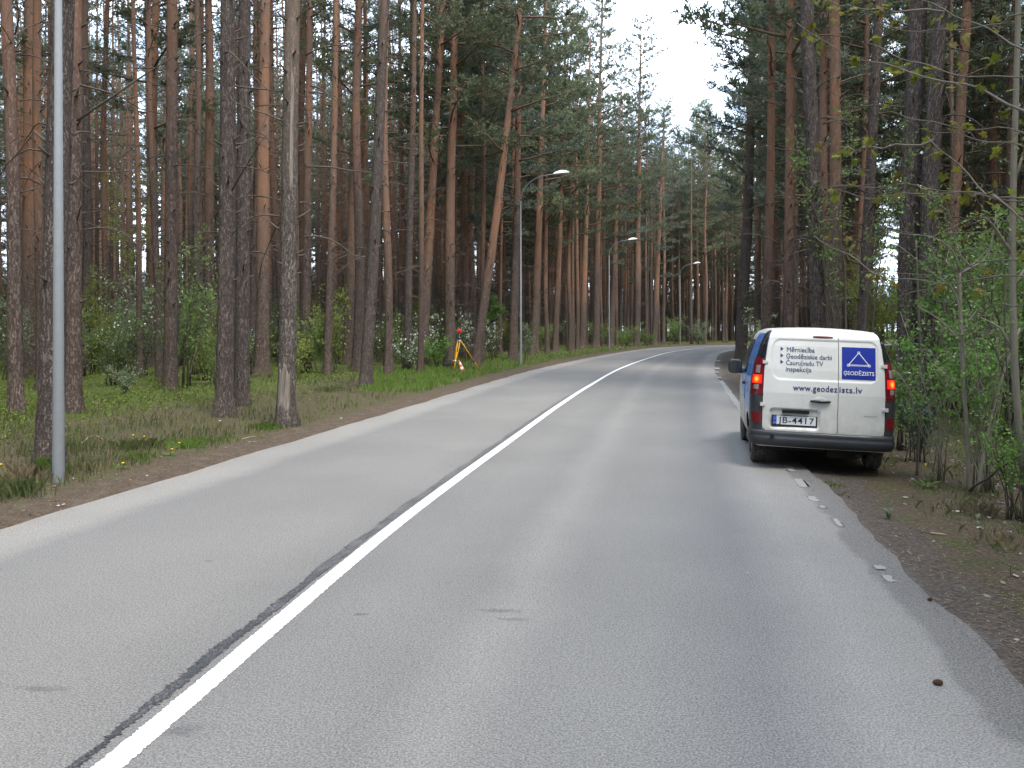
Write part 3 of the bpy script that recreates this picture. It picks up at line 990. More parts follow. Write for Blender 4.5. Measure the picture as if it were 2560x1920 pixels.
tone = {0: 'brown', 1: 'brown', 2: 'orange', 3: 'orange', 4: 'brown', 5: 'grey', 6: 'orange', 7: 'brown', 8: 'orange'}
def zone(px, girth, var, dist):
    k = int(np.argmin([abs((q[0] + q[2]) / 2 - px) for q in NAMED]))
    side = 'right' if px > (NAMED[k][0] + NAMED[k][2]) / 2 else 'left'
    return f"{'slim' if girth < 0.85 else 'stout'} {tone[var]} pine {'just' if dist < 45 else 'well' if dist < 66 else 'far'} behind, {side} of the {SHORT[k]}"
zg = lambda px, dr: ('pines deep in the left stand' if px < 726 else 'pines deep in the middle stand' if px < 1300 else 'pines beyond the first curved lamp') if dr < 0 else 'pines deep in the right stand'
sdr = sdist(np.array([(q[0], q[1]) for q in stand]), R_EDGE)
for q, dr in zip(stand, sdr):
    x, y, edge, px, dist = q
    if edge < 14 and y > 36 and px > 1090:
        var = random.choice((6, 7, 8, 6, 8, 3))
    else:
        var = random.choice((0, 1, 2, 3, 4, 5, 3, 0))
    gth = random.uniform(0.62, 1.08)
    pine(x, y, var, zone(px, gth, var, dist), zg(px, dr), sc=random.uniform(0.88, 1.08), lean=(random.gauss(0, 0.014), random.gauss(0, 0.014)), girth=gth)

def far_wood(points):
    """everything of the wood past the individual trees: one object"""
    n = len(points)
    v = np.array([(x, y, -0.02) for (x, y, *_) in points])
    me = bpy.data.meshes.new('far_pine_wood')
    me.vertices.add(n)
    me.vertices.foreach_set('co', v.ravel().astype(np.float32))
    rr = np.random.default_rng(5)
    # past the old stand on the left grows a belt of young pines
    young = np.array([q[2] < 0 for q in points])
    for nm, arr, typ in (('variant', np.where(young, rr.integers(6, 9, n), rr.integers(0, len(VAR), n)), 'INT'), ('spin', rr.uniform(0, 6.28, n), 'FLOAT'), ('size', np.where(young, rr.uniform(0.22, 0.40, n), rr.uniform(0.88, 1.08, n)), 'FLOAT')):
        at = me.attributes.new(nm, typ, 'POINT')
        at.data.foreach_set('value', arr.astype(np.int32 if typ == 'INT' else np.float32))
    o = bpy.data.objects.new('far_pine_wood', me)
    C.objects.link(o)
    tag(o, 'far pine wood closing the view behind the single trunks', 'wood', kind='stuff')
    ng = bpy.data.node_groups.new('far_pine_wood', 'GeometryNodeTree')
    ng.interface.new_socket('Geometry', in_out='INPUT', socket_type='NodeSocketGeometry')
    ng.interface.new_socket('Geometry', in_out='OUTPUT', socket_type='NodeSocketGeometry')
    N = ng.nodes.new
    gi, go, jn = N('NodeGroupInput'), N('NodeGroupOutput'), N('GeometryNodeJoinGeometry')
    def named(nm, typ):
        a = N('GeometryNodeInputNamedAttribute')
        a.data_type = typ
        a.inputs['Name'].default_value = nm
        return a.outputs['Attribute']
    va, sp, sz = named('variant', 'INT'), named('spin', 'FLOAT'), named('size', 'FLOAT')
    cmb = N('ShaderNodeCombineXYZ')
    ng.links.new(sp, cmb.inputs['Z'])
    for k, V in enumerate(VAR):
        if V['objs'] is None:
            continue
        j2 = N('GeometryNodeJoinGeometry')
        for ob in V['objs']:
            oi = N('GeometryNodeObjectInfo')
            oi.inputs['Object'].default_value = ob
            oi.transform_space = 'ORIGINAL'
            ng.links.new(oi.outputs['Geometry'], j2.inputs[0])
        g2 = N('GeometryNodeGeometryToInstance')
        ng.links.new(j2.outputs[0], g2.inputs[0])
        cmp_ = N('FunctionNodeCompare')
        cmp_.data_type = 'INT'
        cmp_.operation = 'EQUAL'
        ng.links.new(va, cmp_.inputs[2])
        cmp_.inputs[3].default_value = k
        ip = N('GeometryNodeInstanceOnPoints')
        ng.links.new(gi.outputs[0], ip.inputs['Points'])
        ng.links.new(cmp_.outputs[0], ip.inputs['Selection'])
        ng.links.new(g2.outputs[0], ip.inputs['Instance'])
        ng.links.new(cmb.outputs[0], ip.inputs['Rotation'])
        ng.links.new(sz, ip.inputs['Scale'])
        ng.links.new(ip.outputs[0], jn.inputs[0])
    ng.links.new(jn.outputs[0], go.inputs[0])
    md = o.modifiers.new('wood', 'NODES')
    md.node_group = ng
bel = np.random.default_rng(31)
for q in range(13000):                                        # belt of young trees behind the old stand
    th = math.atan((bel.uniform(-500, 2750) - CX) / FPX)
    d = bel.uniform(118, 160) if th < 0.03 else bel.uniform(165, 205)
    x, y = d * math.sin(th), d * math.cos(th)
    if near_cell(x, y, 1.3):
        continue
    cell.setdefault((int(x // 3), int(y // 3)), []).append((x, y))
    farwood.append((x, y, -1, 0, d))
farwood = [q for q in farwood if q[2] >= 0 or min(abs(sdist(np.array([q[:2]]), L_EDGE)[0]), abs(sdist(np.array([q[:2]]), R_EDGE)[0])) > 5]
far_wood(farwood)

# ------------------------------------------------------------------ street lamps
def lamp_meshes():
    p = MB()
    p.lathe([(0.0, -0.3), (0.070, -0.3), (0.0690, 0.0), (0.0625, 1.20), (0.0615, 1.22), (0.026, 8.25), (0.0, 8.25)], n=18)
    a = MB()
    t = np.linspace(0, 1, 16)
    ang = t * R(83)
    rad = 1.42
    P = np.stack([rad * (1 - np.cos(ang)), 0 * t, 8.22 + rad * 0.86 * np.sin(ang)], 1)
    P = np.vstack([P, P[-1] + (0.45, 0, 0.07)])
    a.tube(P, np.linspace(0.031, 0.026, len(P)), 10)
    end = P[-1]
    h = MB()                                                  # the domed white cover of the lantern
    n, m_ = 14, 9
    Q = np.zeros((n, m_, 3))
    for i, u in enumerate(np.linspace(0, 1, n)):
        w = 0.135 * math.sin(math.pi * min(1, 0.12 + u * 0.86)) ** 0.6 + 0.012
        hh = 0.155 * math.sin(math.pi * min(1, 0.1 + u * 0.9)) ** 0.7 + 0.01
        for j, vv in enumerate(np.linspace(-1, 1, m_)):
            Q[i, j] = (u * 0.78, vv * w, hh * math.sqrt(max(0, 1 - vv * vv)))
    Q[..., 2] += Q[..., 0] * 0.10
    h.grid(Q + end + (-0.04, 0, -0.03))
    l = MB()
    B = Q.copy()
    B[..., 2] = Q[..., 0] * 0.10 - 0.05 * np.sqrt(np.maximum(0, 1 - (Q[..., 1] / 0.15) ** 2)) * np.sin(np.pi * np.clip(Q[..., 0] / 0.78, 0, 1)) ** 0.5
    l.grid(B[:, ::-1] * (0.97, 0.95, 1) + end + (-0.03, 0, -0.032))
    f = MB()
    f.lathe([(0.12, -0.05), (0.12, 0.02), (0.07, 0.03)], n=18)
    return p.mesh('pole', M['galv']), a.mesh('arm', M['galv']), h.mesh('lamp_head', M['lamp_white']), l.mesh('lens', M['lamp_glass'])
LM = lamp_meshes()
for (px, py, Y, yaw, label) in [
        (146, 1209, None, -10, 'nearest lamp post, thick grey steel pole by the left verge, its arm above the picture'),
        (1302, 914, 42.6, -11, 'curved grey street lamp right of the tripod, largest of those showing their white head'),
        (1523, 0, 74.0, -16, 'second curved street lamp, middle one of the three whole lamps along the bend'),
        (1700, 0, 101.0, -26, 'third and smallest whole street lamp at the far end of the bend'),
        (1918, 0, 131.0, -60, 'farthest street lamp, only a white speck between the pines at the bend')]:
    if Y is None:
        x, Y = G(px, py)
    else:
        x = (px - CX) / FPX * Y
    t = thing('street_lamp', label, 'street lamp', (x, Y, gz(x, Y)), (0, 0, R(yaw)), 'street lamps along the outside of the bend')
    for nm, me in zip(('pole', 'arm', 'lamp_head'), LM[:3]):
        q = link(nm, me, t)
        if nm == 'lamp_head':
            link('lens', LM[3], q)

# ------------------------------------------------------------------ the van
M['van_white'] = None
def van_paint(name, col, dirt=0.5, rough=0.32):
    m = NT(name)
    co = m.coord()
    sep = m.n('ShaderNodeSeparateXYZ')
    m.l(co, sep.inputs[0])
    n = m.noise(co, 7, 5, 0.65)
    n2 = m.noise(m.mapping(co, (5, 5, 1.2)), 2.0, 4)
    f = m.math('MULTIPLY', m.ss(m.math('ADD', sep.outputs['Z'], m.math('MULTIPLY_ADD', n2, 0.5, -0.25)), 0.35, 1.05, dirt, 0.08), m.ss(n, 0.2, 0.75))
    c = m.mix(f, col, (0.30, 0.275, 0.235))
    return m.done(c, m.math('MULTIPLY_ADD', f, 0.35, rough), spec=0.5, coat=0.25)
M['van_white'] = van_paint('van_white_paint', (0.635, 0.632, 0.592), 0.62)
M['van_blue'] = van_paint('van_blue_film', (0.05, 0.23, 0.62), 0.15, 0.25)
M['plastic'] = van_paint('grey_black_plastic', (0.018, 0.021, 0.026), 0.04, 0.62)
M['gloss_black'] = plain('gloss_black_trim', (0.012, 0.014, 0.017), 0.18, spec=0.5)
M['rubber'] = van_paint('tyre_rubber', (0.028, 0.027, 0.026), 0.45, 0.8)
M['rim'] = plain('wheel_rim', (0.33, 0.33, 0.33), 0.4, metal=0.5)
M['red_lens'] = plain('red_lens', (0.16, 0.006, 0.013), 0.12, spec=0.6)
M['clear_lens'] = plain('clear_lens', (0.27, 0.20, 0.20), 0.12, spec=0.6)
M['dark_red'] = plain('dark_red_lens', (0.16, 0.045, 0.05), 0.2, spec=0.5)
M['print_grey'] = plain('grey_blue_print', (0.07, 0.08, 0.15), 0.5)
M['print_dark'] = plain('dark_blue_print', (0.045, 0.055, 0.14), 0.5)
M['sign_blue'] = plain('sign_blue', (0.012, 0.03, 0.27), 0.4)
M['sign_white'] = plain('sign_white', (0.72, 0.74, 0.78), 0.5)
M['film_mark'] = plain('film_mark', (0.35, 0.5, 0.7), 0.4)
M['plate_white'] = plain('plate_white', (0.72, 0.74, 0.76), 0.4)
M['plate_black'] = plain('plate_black', (0.02, 0.02, 0.022), 0.5)
M['plate_blue'] = plain('plate_blue', (0.02, 0.08, 0.42), 0.4)
M['glass_dark'] = plain('dark_window_glass', (0.015, 0.04, 0.09), 0.06, spec=0.6)
M['mirror'] = plain('mirror_glass', (0.14, 0.15, 0.15), 0.05, metal=1.0)
M['chrome'] = plain('badge_chrome', (0.30, 0.30, 0.30), 0.3, metal=0.7)
M['underbody'] = plain('underbody', (0.02, 0.019, 0.018), 0.9)
m = NT('lit_tail_lamp')
sepn = m.n('ShaderNodeTexCoord')
dn = m.n('ShaderNodeVectorMath', operation='LENGTH')
m.l(m.n('ShaderNodeTexCoord').outputs['Object'], dn.inputs[0])
fr = m.ss(dn.outputs['Value'], 0.0, 0.062)
M['lit'] = m.done((0.6, 0.02, 0.01), 0.2, emit=(m.mix(fr, (1.0, 0.30, 0.02), (1.0, 0.012, 0.004)), m.math('MULTIPLY_ADD', fr, -0.45, 0.82)))

VO = (3.93, 10.84)                                            # rear face, centre
van = thing('delivery_van', 'white delivery van with lit tail lamps parked half on the right verge', 'van',
            (VO[0], VO[1], -0.026), (0, R(2.0), R(-12)))
ROOF = 1.81
def hw(z):
    return np.interp(z, [0.25, 0.42, 0.6, 0.9, 1.15, 1.4, 1.6, 1.72, 1.78, 1.81], [0.80, 0.865, 0.885, 0.89, 0.875, 0.835, 0.775, 0.725, 0.68, 0.62])
def lean_y(z):
    return np.interp(z, [0.3, 0.55, 1.0, 1.3, 1.6, 1.72, 1.78, 1.81], [0.0, 0.0, 0.012, 0.05, 0.115, 0.155, 0.20, 0.26])
def xr(z):
    return np.interp(z, [0.5, 1.0, 1.3, 1.6, 1.74, 1.81], [0.745, 0.745, 0.735, 0.70, 0.672, 0.63])
def ry(x, z):
    return 0.045 * (np.abs(x) / 0.8) ** 3 + lean_y(z)

# body shell: loft from tail to nose, wheel arches cut out
def body_shell():
    st = [(0.035, ROOF, .955), (0.09, ROOF, .985), (0.2, ROOF, 1.0), (0.6, ROOF + .012, 1.0), (1.2, ROOF + .015, 1.0), (1.8, ROOF + .005, 1.0), (2.15, ROOF - .03, 1.0),
          (2.45, 1.60, 1.0), (2.75, 1.36, .995), (3.0, 1.14, .985), (3.3, 1.05, .96), (3.55, .96, .92), (3.72, .82, .86), (3.80, .62, .78)]
    zt = np.concatenate([np.linspace(0, 0.86, 14), np.linspace(0.9, 1.0, 7)])
    rings = []
    def close(half, fade):
        rt = half[-1]
        crown_ = [(rt[0] * q, rt[1] + 0.02 * (1 - q) * fade, rt[2] + 0.03 * (1 - q * q)) for q in (0.66, 0.33, 0.0)]
        side = half + crown_
        rings.append([(-a, b, c) for (a, b, c) in side] + [(a, b, c) for (a, b, c) in side[-2::-1]])
    for a in np.radians([2, 20, 38, 56, 74, 90]):            # rounded rear corners, just inside the corner trims
        half = []
        for k in zt:
            z = 0.30 + (ROOF - 0.30) * k
            x0_ = float(xr(z)) + 0.004
            half.append((x0_ + (float(hw(z)) - x0_) * math.sin(a) ** 0.9 - 0.012, float(ry(x0_, z)) - 0.012 + 0.20 * (1 - math.cos(a)) + 0.014, z))
        close(half, 1.0)
    for (y, H, w) in st[3:]:
        half = []
        for k in zt:
            z = 0.30 + (H - 0.30) * k
            zz = min(z * (ROOF / H) if H < 1.7 else z, ROOF)
            h_ = hw(zz if H >= 1.7 else min(z, 1.7)) * w
            if H < 1.7:
                h_ *= math.sqrt(max(0.0, 1 - max(0, (k - 0.8) / 0.2) ** 2 * 0.35))
            fade = max(0.0, 1 - y / 0.9)
            half.append((float(h_) - 0.006, y + float(lean_y(min(z, ROOF))) * fade, z))
        close(half, max(0.0, 1 - y / 0.9))
    V = np.array(rings)
    k, n = V.shape[:2]
    b = MB()
    i = np.arange(k - 1)[:, None] * n
    j = np.arange(n)[None]
    q = (j + 1) % n
    b.add(V.reshape(-1, 3), [np.stack([i + j, i + n + j, i + n + q, i + q], -1).reshape(-1, 4), np.arange(n), np.arange(n)[::-1] + (k - 1) * n])
    return b
bs = body_shell().build('body', [M['van_white'], M['underbody']], van)
cut = MB()
for y in (0.72, 3.03):
    cut.lathe([(0.0, -1.2), (0.375, -1.2), (0.375, 1.2), (0.0, 1.2)], (0, y, 0.30), 'x', 28)
co_ = cut.build('cutter', M['underbody'])
co_.parent = van
bpy.context.view_layer.update()
md = bs.modifiers.new('arch', 'BOOLEAN')
md.object = co_
md.operation = 'DIFFERENCE'
md.solver = 'EXACT'
dg = bpy.context.evaluated_depsgraph_get()
newme = bpy.data.meshes.new_from_object(bs.evaluated_get(dg))
bs.modifiers.clear()
bs.data = newme
newme.name = 'body'
if M['underbody'].name not in [mm.name for mm in newme.materials if mm]:
    newme.materials.append(M['underbody'])
bpy.data.objects.remove(co_)

def rrect(x, z, x0, x1, z0, z1, r):
    """signed distance to a rounded rectangle, negative inside"""
    cx_, cz_ = (x0 + x1) / 2, (z0 + z1) / 2
    qx = np.abs(x - cx_) - (x1 - x0) / 2 + r
    qz = np.abs(z - cz_) - (z1 - z0) / 2 + r
    return np.hypot(np.maximum(qx, 0), np.maximum(qz, 0)) + np.minimum(np.maximum(qx, qz), 0) - r
def sm(x, a, b):
    t = np.clip((x - a) / (b - a), 0, 1)
    return t * t * (3 - 2 * t)
PLX = -0.345
def face_y(x, z):
    d = 0.012 * sm(-rrect(x, z, -0.635, 0.655, 1.165, 1.69, 0.11), -0.002, 0.016)
    d = d + 0.028 * sm(-rrect(x, z, PLX - 0.315, PLX + 0.315, 0.535, 0.80, 0.06), -0.004, 0.03)
    return ry(x, z) - 0.016 + d
def door(x0f, x1f, name, mat):
    zs = np.concatenate([np.arange(0.50, 1.755, 0.0125), [1.765, 1.78]])
    u = np.linspace(0, 1, 90)
    P = np.zeros((len(zs), len(u), 3))
    for i, z in enumerate(zs):
        a, b = x0f(z), x1f(z)
        x = a + (b - a) * u
        P[i] = np.stack([x, face_y(x, z), 0 * x + z], 1)
    e = MB()
    e.grid(P[:, :], skirt=(0, 0.03, 0))
    return e.build(name, mat, van)
rnd = lambda z: 0.075 * (1 - math.sqrt(max(0, 1 - (max(0, 0.575 - z) / 0.076) ** 2)))
dl_ = door(lambda z: -xr(z) + 0.006 + rnd(z), lambda z: 0.170, 'rear_door', M['van_white'])
dr_ = door(lambda z: 0.178, lambda z: xr(z) - 0.006 - rnd(z), 'rear_door', M['van_white'])

# corner columns: dark trim, tail lamp, lower corner with reflector
def corner(sx, z0, z1, off, t0=0.0, t1=1.0, nz=16, nt=10, xs=None):
    P = np.zeros((nz, nt, 3))
    for i, z in enumerate(np.linspace(z0, z1, nz)):
        for j, t in enumerate(np.linspace(t0, t1, nt)):
            a = t * math.pi / 2
            x0_ = xr(z) + 0.004
            x = x0_ + (hw(z) - x0_) * math.sin(a) ** 0.9
            y = ry(x0_, z) - 0.012 + 0.20 * (1 - math.cos(a))
            nx, ny = math.sin(a), -math.cos(a)
            P[i, j] = (sx * (x + nx * off), y + ny * off, z)
    return P if sx > 0 else P[:, ::-1]
def cpart(sx, name, mat, z0, z1, off, t0=0, t1=1, parent=van, nz=16):
    e = MB()
    e.grid(corner(sx, z0, z1, off, t0, t1, nz), skirt=(-sx * 0.008, 0.02, 0))
    return e.build(name, mat, parent)
for sx in (-1, 1):
    cpart(sx, 'pillar_trim', M['gloss_black'], 1.435, 1.795, 0.004, 0, 0.95)
    tl = cpart(sx, 'tail_lamp', M['red_lens'], 0.96, 1.43, 0.009, 0, 0.92)
    cpart(sx, 'clear_lens', M['clear_lens'], 1.24, 1.34, 0.014, 0.2, 0.5, tl, 8)
    cpart(sx, 'clear_lens', M['clear_lens'], 1.03, 1.09, 0.014, 0.2, 0.52, tl, 8)
    P = corner(sx, 1.105, 1.215, 0.016, 0.06, 0.66, 10)
    c = P.reshape(-1, 3).mean(0)
    e = MB()
    e.grid(P - c)
    bl = e.build('lit_lens', M['lit'], tl, loc=c)
    cpart(sx, 'corner_trim', M['plastic'], 0.50, 0.955, 0.006)
    cpart(sx, 'reflector', M['red_lens'], 0.60, 0.735, 0.013, 0.04, 0.62)
    for z in (0.84, 1.385):                                   # door hinges
        e = MB()
        x = sx * (xr(z) + 0.012)
        e.box((x, float(ry(xr(z), z)) - 0.035, z), (0.034, 0.03, 0.045))
        e.box((x - sx * 0.03, float(ry(xr(z), z)) - 0.03, z), (0.04, 0.018, 0.03))
        e.build('hinge', M['van_white'], van, smooth=False)

# bumper: swept round the tail
def bumper():
    path = [(-0.893, 0.40), (-0.893, 0.24), (-0.885, 0.15), (-0.86, 0.08), (-0.82, 0.03), (-0.76, 0.0), (-0.6, -0.028), (-0.3, -0.042), (0, -0.046)]
    path = np.array(path + [(-a, b) for a, b in path[-2::-1]])
    path = catmull(path, 0.05)
    nn = normal2(path)
    prof = [(-0.10, 0.505), (-0.035, 0.512), (-0.008, 0.505), (0.004, 0.485), (0.006, 0.46), (0.0, 0.44), (0.012, 0.425), (0.014, 0.40), (0.006, 0.35), (-0.02, 0.315), (-0.12, 0.30)]
    P = np.zeros((len(path), len(prof), 3))
    for j, (o, z) in enumerate(prof):
        P[:, j, :2] = path + nn * o
        P[:, j, 2] = z
    e = MB()
    e.grid(P)
    b = e.build('bumper', M['plastic'], van)
    e = MB()
    e.box((-0.615, -0.044, 0.437), (0.05, 0.012, 0.035))
    e.build('tow_eye_cover', M['gloss_black'], b, smooth=False)
bumper()

# lettering and prints follow the doors
def text_mesh(body, font_scale=1.0, bold=0.0, spacing=1.0):
    cu = bpy.data.curves.new('txt', 'FONT')
    cu.body = body
    cu.size = 1.0
    cu.resolution_u = 3
    cu.offset = bold
    cu.space_character = spacing
    ob = bpy.data.objects.new('txt', cu)
    C.objects.link(ob)
    bpy.context.view_layer.update()
    me = bpy.data.meshes.new_from_object(ob.evaluated_get(bpy.context.evaluated_depsgraph_get()))
    bpy.data.objects.remove(ob)
    v = np.empty(len(me.vertices) * 3, np.float32)
    me.vertices.foreach_get('co', v)
    v = v.reshape(-1, 3)
    fs = [list(p.vertices) for p in me.polygons]
    return v, fs
def put_text(body, x0, x1, zb, h, name, mat, parent, surf=None, off=0.003, bold=0.0, spacing=1.0, fat=0.0):
    """h = cap height; stretched to run from x0 to x1"""
    v, fs = text_mesh(body, bold=bold, spacing=spacing)
    ref, _ = text_mesh('H', bold=bold)
    w0, w1 = v[:, 0].min(), v[:, 0].max()
    x = x0 + (v[:, 0] - w0) / (w1 - w0) * (x1 - x0)
    z = zb + v[:, 1] / ref[:, 1].max() * h
    y = (surf(x, z) if surf is not None else face_y(x, z)) - off
    e = MB()
    e.add(np.stack([x, y, z], 1), [np.array(f) for f in fs])
    if fat:
        for k, (a, b) in enumerate(((1, 0.4), (-0.2, -0.7), (0.8, -0.8))):
            e.add(np.stack([x + a * fat * h, y - 0.0004 * (k + 1), z + b * fat * h], 1), [np.array(f) for f in fs])
    return e.build(name, mat, parent, smooth=False)
put_text('Mērniecība', -0.458, -0.118, 1.527, 0.058, 'lettering', M['print_grey'], dl_, fat=0.03)
put_text('Ģeodēziskie darbi', -0.462, 0.092, 1.440, 0.058, 'lettering', M['print_grey'], dl_, fat=0.03)
put_text('Cauruļvadu TV', -0.466, -0.012, 1.357, 0.058, 'lettering', M['print_grey'], dl_, fat=0.03)
put_text('inspekcija', -0.468, -0.155, 1.276, 0.058, 'lettering', M['print_grey'], dl_, fat=0.03)
for z in (1.532, 1.447, 1.364):
    e = MB()
    tri = np.array([(-0.535, z), (-0.535, z + 0.056), (-0.497, z + 0.028)])
    e.add(np.stack([tri[:, 0], face_y(tri[:, 0], tri[:, 1]) - 0.003, tri[:, 1]], 1), [np.array((0, 2, 1))])
    e.build('arrow_mark', M['print_dark'], dl_, smooth=False)
put_text('www.geode', -0.376, 0.110, 1.036, 0.074, 'lettering', M['print_dark'], dl_, fat=0.05, spacing=1.08)
put_text('z', 0.121, 0.160, 1.036, 0.074, 'lettering', M['print_dark'], dl_, fat=0.05)
put_text('ists.lv', 0.186, 0.457, 1.036, 0.074, 'lettering', M['print_dark'], dr_, fat=0.05, spacing=1.08)
def face_patch(x0, x1, z0, z1, off, name, mat, parent, nx=8, nz=8, surf=face_y):
    X, Z = np.meshgrid(np.linspace(x0, x1, nx), np.linspace(z0, z1, nz))
    e = MB()
    e.grid(np.stack([X, surf(X, Z) - off, Z], -1), skirt=(0, 0.004, 0))
    return e.build(name, mat, parent, smooth=False)
sg = face_patch(0.215, 0.622, 1.205, 1.612, 0.003, 'sign_panel', M['sign_blue'], dr_)
put_text('ĢEODĒZISTS', 0.236, 0.602, 1.262, 0.046, 'lettering', M['sign_white'], sg, off=0.0055, fat=0.025)
e = MB()
tri = [(0.418, 1.545), (0.292, 1.385), (0.545, 1.385)]
def bar(p, q, w):
    p, q = np.array(p), np.array(q)
    d = (q - p) / np.linalg.norm(q - p)
    n = np.array((-d[1], d[0])) * w / 2
    c = np.array([p + n, p - n, q - n, q + n])
    e.add(np.stack([c[:, 0], face_y(c[:, 0], c[:, 1]) - 0.0055, c[:, 1]], 1), [np.array((0, 1, 2, 3))])
bar(tri[0], tri[1], 0.008)
bar(tri[0], tri[2], 0.008)
bar((tri[1][0], 1.391), (tri[2][0], 1.391), 0.006)
bar((tri[1][0], 1.379), (tri[2][0], 1.379), 0.006)
for (x, z) in tri:
    for a, b in (((-1, -1), (1, -1)), ((1, -1), (1, 1)), ((1, 1), (-1, 1)), ((-1, 1), (-1, -1))):
        bar((x + a[0] * 0.0125, z + a[1] * 0.0125), (x + b[0] * 0.0125, z + b[1] * 0.0125), 0.006)
e.build('triangle_emblem', M['sign_white'], sg, smooth=False)
put_text('RENAULT', 0.492, 0.648, 0.742, 0.016, 'badge', M['chrome'], dr_, off=0.004, bold=0.01)
# handle with its dish, third brake light, number plate
e = MB()
th = np.linspace(0, 2 * math.pi, 24, endpoint=False)
rr_ = np.linspace(0.05, 1, 6)
P = np.stack([-0.047 + 0.082 * rr_[:, None] * np.cos(th), 0 * rr_[:, None] * th, 0.915 + 0.055 * rr_[:, None] * np.sin(th)], -1)
P[..., 1] = face_y(P[..., 0], P[..., 2]) - 0.002 - 0.004 * (rr_[:, None] < 0.9)
P = np.concatenate([P, P[:, :1]], 1)
e.grid(P[::-1])
dish = e.build('handle_dish', M['van_white'], dl_)
e = MB()
t = np.linspace(0, 1, 14)
x = -0.165 + 0.25 * t
e.tube(np.stack([x, face_y(x, 0 * x + 0.915) - 0.012 - 0.016 * np.sin(math.pi * t) ** 0.5, 0.915 - 0.004 + 0 * x], 1), 0.008 + 0.011 * np.sin(math.pi * t) ** 0.4, 10)
e.build('door_handle', M['gloss_black'], dl_)
e = MB()
t = np.linspace(0, 1, 14)
x = -0.14 + 0.25 * t
e.tube(np.stack([x, face_y(x, 0 * x + 1.727) + 0.004, 1.727 + 0 * x], 1), 0.010 + 0.010 * np.sin(math.pi * t) ** 0.3, 10)
e.build('brake_light', M['dark_red'], dl_)
pl_surf = lambda x, z: 0.012 + 0 * np.asarray(x) + lean_y(0.65) + 0 * np.asarray(z)
e = MB()
e.box((PLX, 0.016, 0.64), (0.56, 0.012, 0.142))
plate = e.build('number_plate', M['plate_black'], van, smooth=False)
face_patch(PLX - 0.262, PLX + 0.262, 0.592, 0.704, 0.005, 'plate_face', M['plate_white'], plate, 2, 2, pl_surf)
bb = face_patch(PLX - 0.262, PLX - 0.218, 0.592, 0.704, 0.007, 'plate_band', M['plate_blue'], plate, 2, 2, pl_surf)
put_text('JB-4417', PLX - 0.198, PLX + 0.240, 0.610, 0.078, 'lettering', M['plate_black'], plate, pl_surf, 0.0075, 0.008, 1.1)
put_text('LV', PLX - 0.254, PLX - 0.228, 0.604, 0.016, 'lettering', M['sign_white'], plate, pl_surf, 0.0095, 0.006)
e = MB()
for k in range(12):
    a = k * math.pi / 6
    cx_, cz_ = PLX - 0.240 + 0.014 * math.cos(a), 0.672 + 0.014 * math.sin(a)
    e.add([(cx_ - .002, pl_surf(0, 0) - .0095, cz_ - .002), (cx_ + .002, pl_surf(0, 0) - .0095, cz_ - .002), (cx_, pl_surf(0, 0) - .0095, cz_ + .003)], [np.array((0, 1, 2))])
e.build('star_ring', M['sign_white'], plate, smooth=False)
e = MB()
e.box((PLX + 0.01, -0.006, 0.762), (0.33, 0.03, 0.04))
e.build('plate_lamp', M['gloss_black'], dl_, smooth=False)

# left and right side: film, front door, glass
def side_patch(sx, y0f, y1f, z0, z1, off, name, mat, parent, nz=24, ny=16):
    P = np.zeros((nz, ny, 3))
    for i, z in enumerate(np.linspace(z0, z1, nz)):
        y = np.linspace(y0f(z), y1f(z), ny)
        P[i] = np.stack([sx * (hw(z) + off) + 0 * y, y, 0 * y + z], 1)
    e = MB()
    e.grid(P if sx > 0 else P[:, ::-1], skirt=(-sx * 0.012, 0, 0))
    return e.build(name, mat, parent)
for sx in (-1, 1):
    pane = side_patch(sx, lambda z: 0.175 + lean_y(z), lambda z: np.interp(z, [0.7, 0.9, 1.3, 1.75], [0.75, 1.25, 1.38, 1.38]), 0.70, 1.755, 0.003, 'side_film', M['van_blue'], van)
    pane['label'] = 'blue printed film over the side panel'
    side_patch(sx, lambda z: 1.40, lambda z: np.interp(z, [0.80, 1.0, 1.16], [1.5, 2.2, 2.52]), 0.80, 1.155, 0.0055, 'door_film', M['van_blue'], van)
    fd = side_patch(sx, lambda z: 1.42, lambda z: np.interp(z, [0.42, 0.7, 1.1, 1.15], [2.62, 2.62, 2.6, 2.55]), 0.42, 1.15, 0.002, 'front_door', M['van_white'], van)
    side_patch(sx, lambda z: 1.47, lambda z: np.interp(z, [1.17, 1.66], [2.66, 2.16]), 1.17, 1.66, 0.004, 'window', M['glass_dark'], fd)
    e = MB()
    e.box((sx * 0.905, 1.52, 1.02), (0.03, 0.12, 0.035))
    e.build('door_handle', M['gloss_black'], fd, smooth=False)
    for y in (0.72, 3.03):                                    # wheels
        tx = sx * 0.735
        e = MB()
        e.lathe([(0.20, -0.09), (0.27, -0.095), (0.30, -0.085), (0.312, -0.06), (0.314, 0.0), (0.312, 0.06), (0.30, 0.085), (0.27, 0.095), (0.20, 0.09)], (0, 0, 0), 'x', 36)
        for k in range(36):                                   # tread blocks
            a = k * math.pi / 18
            for xx in (-0.05, 0.0, 0.05):
                rot = Matrix.Rotation(-a, 3, 'X')
                e.box((xx, 0.314 * math.sin(a + xx * 2), 0.314 * math.cos(a + xx * 2)), (0.038, 0.034, 0.010), rot=rot)
        w = thing_w = bpy.data.objects.new('wheel', e.mesh('wheel', M['rubber']))
        C.objects.link(w)
        w.parent = van
        w.location = (tx, y, 0.314)
        e = MB()
        o_ = sx * 0.075
        e.lathe([(0.205, o_), (0.19, o_ * 0.9), (0.17, o_ * 1.05), (0.06, o_ * 0.9), (0.05, o_ * 1.15), (0.0, o_ * 1.15)], (0, 0, 0), 'x', 28)
        e.build('rim', M['rim'], w)
